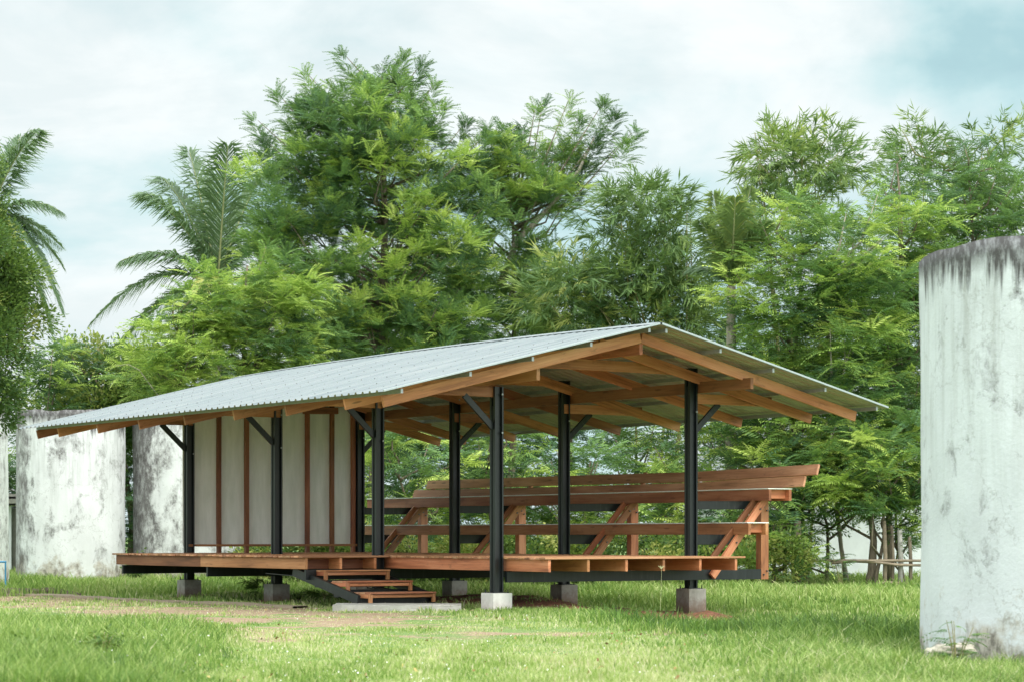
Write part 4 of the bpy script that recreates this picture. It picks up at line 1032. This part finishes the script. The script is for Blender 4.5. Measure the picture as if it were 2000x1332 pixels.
def back_h(x, y, r):
    s, t = loc_st(x, y)
    m = np.where((t > 5.0) | (s > 12) | ((t > 4.3) & (y > 42)), 1, 0)*sm(38, 44, y)
    c = .5+.5*fbm(x, y, 1.3, 22)
    return m*(.08+.26*c)*r.uniform(.4, 1.3, len(x))
def back_t(x, y, r): return np.clip(.50+.16*fbm(x, y, 1.1, 24)+r.normal(size=len(x))*.13, 0, 1)
blades('tall_grass', 110000, (38, 62, -.25, .25), back_h, back_t, .015, 104, kind_label='long grass growing behind the pavilion and round the far tanks', bend=.8, power=1)
def rim_h(x, y, r):       # ragged tufts in front of the footings and the soil
    s, t = loc_st(x, y)
    m = np.exp(-((y-(34.9+.10*x))/.55)**2)*sm(-.9, .4, x)*sm(5.2, 4, x)*.45
    return np.where(r.random(len(x)) < m, 1, 0)*(.03+.09*(.5+.5*fbm(x, y, 5, 26)))*r.uniform(.5, 1.4, len(x))*(~blocked(x, y))
blades('tall_grass', 60000, (33.4, 36.4, -.05, .18), rim_h, lambda x, y, r: np.clip(.45+r.normal(size=len(x))*.14, 0, 1), .009, 105, kind_label='ragged fringe of grass in front of the footings', bend=.8, power=1)

# leafy weeds
def weed(px, Y, h, label, seed, kind='broad', n_=26, tn=.6, spread=.16, size=.7, group='leafy weeds in the grass'):
    r = np.random.default_rng(seed); p = at(px, 0, Y); z = float(gh(np.array(p.x), np.array(Y)))
    root = empty('weed', (p.x, Y, z), label, 'weed', group)
    c = MB(); P = []; Dd = []
    for k in range(max(3, n_//6)):
        a = r.uniform(0, 6.28); tip = Vector((p.x+math.cos(a)*spread*r.uniform(.2, 1), Y+math.sin(a)*spread*r.uniform(.2, 1), z+h*r.uniform(.6, 1)))
        c.tube([Vector((p.x, Y, z-.03)), Vector((p.x, Y, z)).lerp(tip, .5)+Vector((0, 0, .03)), tip], [.006, .005, .003], 5)
        for j in range(6): 
            u = .3+.7*r.random(); q = Vector((p.x, Y, z)).lerp(tip, u); P.append(tuple(q)); Dd.append((math.cos(a+r.normal()), math.sin(a+r.normal()), .3))
    c.build('stem', M['cane'], root)
    v, q, t = place(kind, np.array(P), np.array(Dd), np.full(len(P), size)*r.uniform(.6, 1.1, len(P)), np.full(len(P), tn)+r.normal(size=len(P))*.08, r)
    v[:, 2] = np.maximum(v[:, 2], z+.005)
    link('leaves', npmesh('leaves', v, q, {'tint': t}), M['leafC'] if kind != 'feather_small' else M['leafA'], root)
weed(200, 20.5, .3, 'broad leaved weed in the tall grass, left foreground', 201, n_=30, size=.42)
weed(60, 19.5, .28, 'broad leaved weed at the left edge of the foreground', 202, n_=24, size=.4)
weed(265, 53.5, .7, 'big leaved weed at the foot of the stained tanks', 203, n_=26, size=.8, tn=.45)
weed(520, 44, .35, 'weed tuft just left of the second footing', 204, 'bamboo', 24, .5, .22, .7)
weed(1868, 21.3, .5, 'bushy weed growing against the near tank', 205, 'feather_small', 36, .35, .2, .5)
weed(1572, 50.4, 1.0, 'creeper with round leaves hanging by the fence post', 206, 'big', 18, .85, .16, .55)
weed(1645, 50.2, .8, 'ferny sapling below the thicket', 207, 'feather_small', 30, .4, .5, 1.0)
weed(640, 41.0, .2, 'small weeds beside the stair stringer', 208, 'bamboo', 20, .5, .2, .6)
# a seed stalk standing in front of the deck
b = MB(); root = empty('seed_stalk', (2.17, 33.5, 0), 'thin grass stalk with a forked seed head before the deck joists', 'grass stalk')
b.tube([Vector((2.15, 33.5, 0)), Vector((2.17, 33.5, .4)), Vector((2.175, 33.5, .70))], [.003, .002, .002], 5)
for a in (-.5, -.15, .2, .55): b.tube([Vector((2.17, 33.5, .69)), Vector((2.17+a*.04, 33.5, .715)), Vector((2.17+a*.09, 33.5, .74))], [.002, .005, .002], 5)
b.build('stalk', simple('straw', (.42, .42, .24), .8), root)
print('OBJ', len(bpy.data.objects))

# small white flowers in the lawn
r = np.random.default_rng(401); k = 1000
y = 1/(1/15.5+(1/36-1/15.5)*r.random(k)); x = (r.random(k)*.46-.23)*y; ok = ~blocked(x, y) & (fbm(x, y, .9, 13) > -.15); x, y = x[ok], y[ok]; k = len(x)
c0 = np.stack([x, y, gh(x, y)+r.uniform(.05, .10, k)+.10*sm(-1.75, -3.0, x+.105*(y-18))*sm(36, 31, y)], 1); a = r.uniform(0, 6.28, k); q = r.uniform(.004, .008, k)
d1 = np.stack([np.cos(a), np.sin(a), 0*a+.3], 1)*q[:, None]; d2 = np.stack([-np.sin(a)*.6, np.cos(a)*.6, 0*a+.8], 1)*q[:, None]
v = np.stack([c0-d1, c0-d2, c0+d1, c0+d2], 1).reshape(-1, 3)
fl = link('wildflowers', npmesh('wildflowers', v, np.arange(len(v)).reshape(-1, 4)), simple('petal', (.85, .86, .8), .8)); tag(fl, 'tiny white flowers scattered through the lawn', 'wildflowers', None, 'stuff')

# fallen leaves and bits of straw
r = np.random.default_rng(402); k = 600
y = 1/(1/15.5+(1/46-1/15.5)*r.random(k)); x = (r.random(k)*.46-.23)*y; ok = ~blocked(x, y); x, y = x[ok], y[ok]; k = len(x)
c0 = np.stack([x, y, gh(x, y)+r.uniform(.03, .09, k)], 1); a = r.uniform(0, 6.28, k); q = r.uniform(.010, .022, k)
d1 = np.stack([np.cos(a), np.sin(a), r.normal(size=k)*.5], 1)*q[:, None]; d2 = np.stack([-np.sin(a)*.45, np.cos(a)*.45, r.normal(size=k)*.5], 1)*q[:, None]
v = np.stack([c0-d1, c0-d2, c0+d1, c0+d2], 1).reshape(-1, 3)
M['litter'] = leaf_mat('dead_leaf', [(0, (.10, .055, .03)), (.5, (.26, .15, .07)), (1, (.50, .40, .16))], .15, .8)
fl = link('fallen_leaves', npmesh('fallen_leaves', v, np.arange(len(v)).reshape(-1, 4), {'tint': np.repeat(r.random(k), 4)}), M['litter']); tag(fl, 'dry brown leaves fallen over the lawn', 'fallen leaves', None, 'stuff')
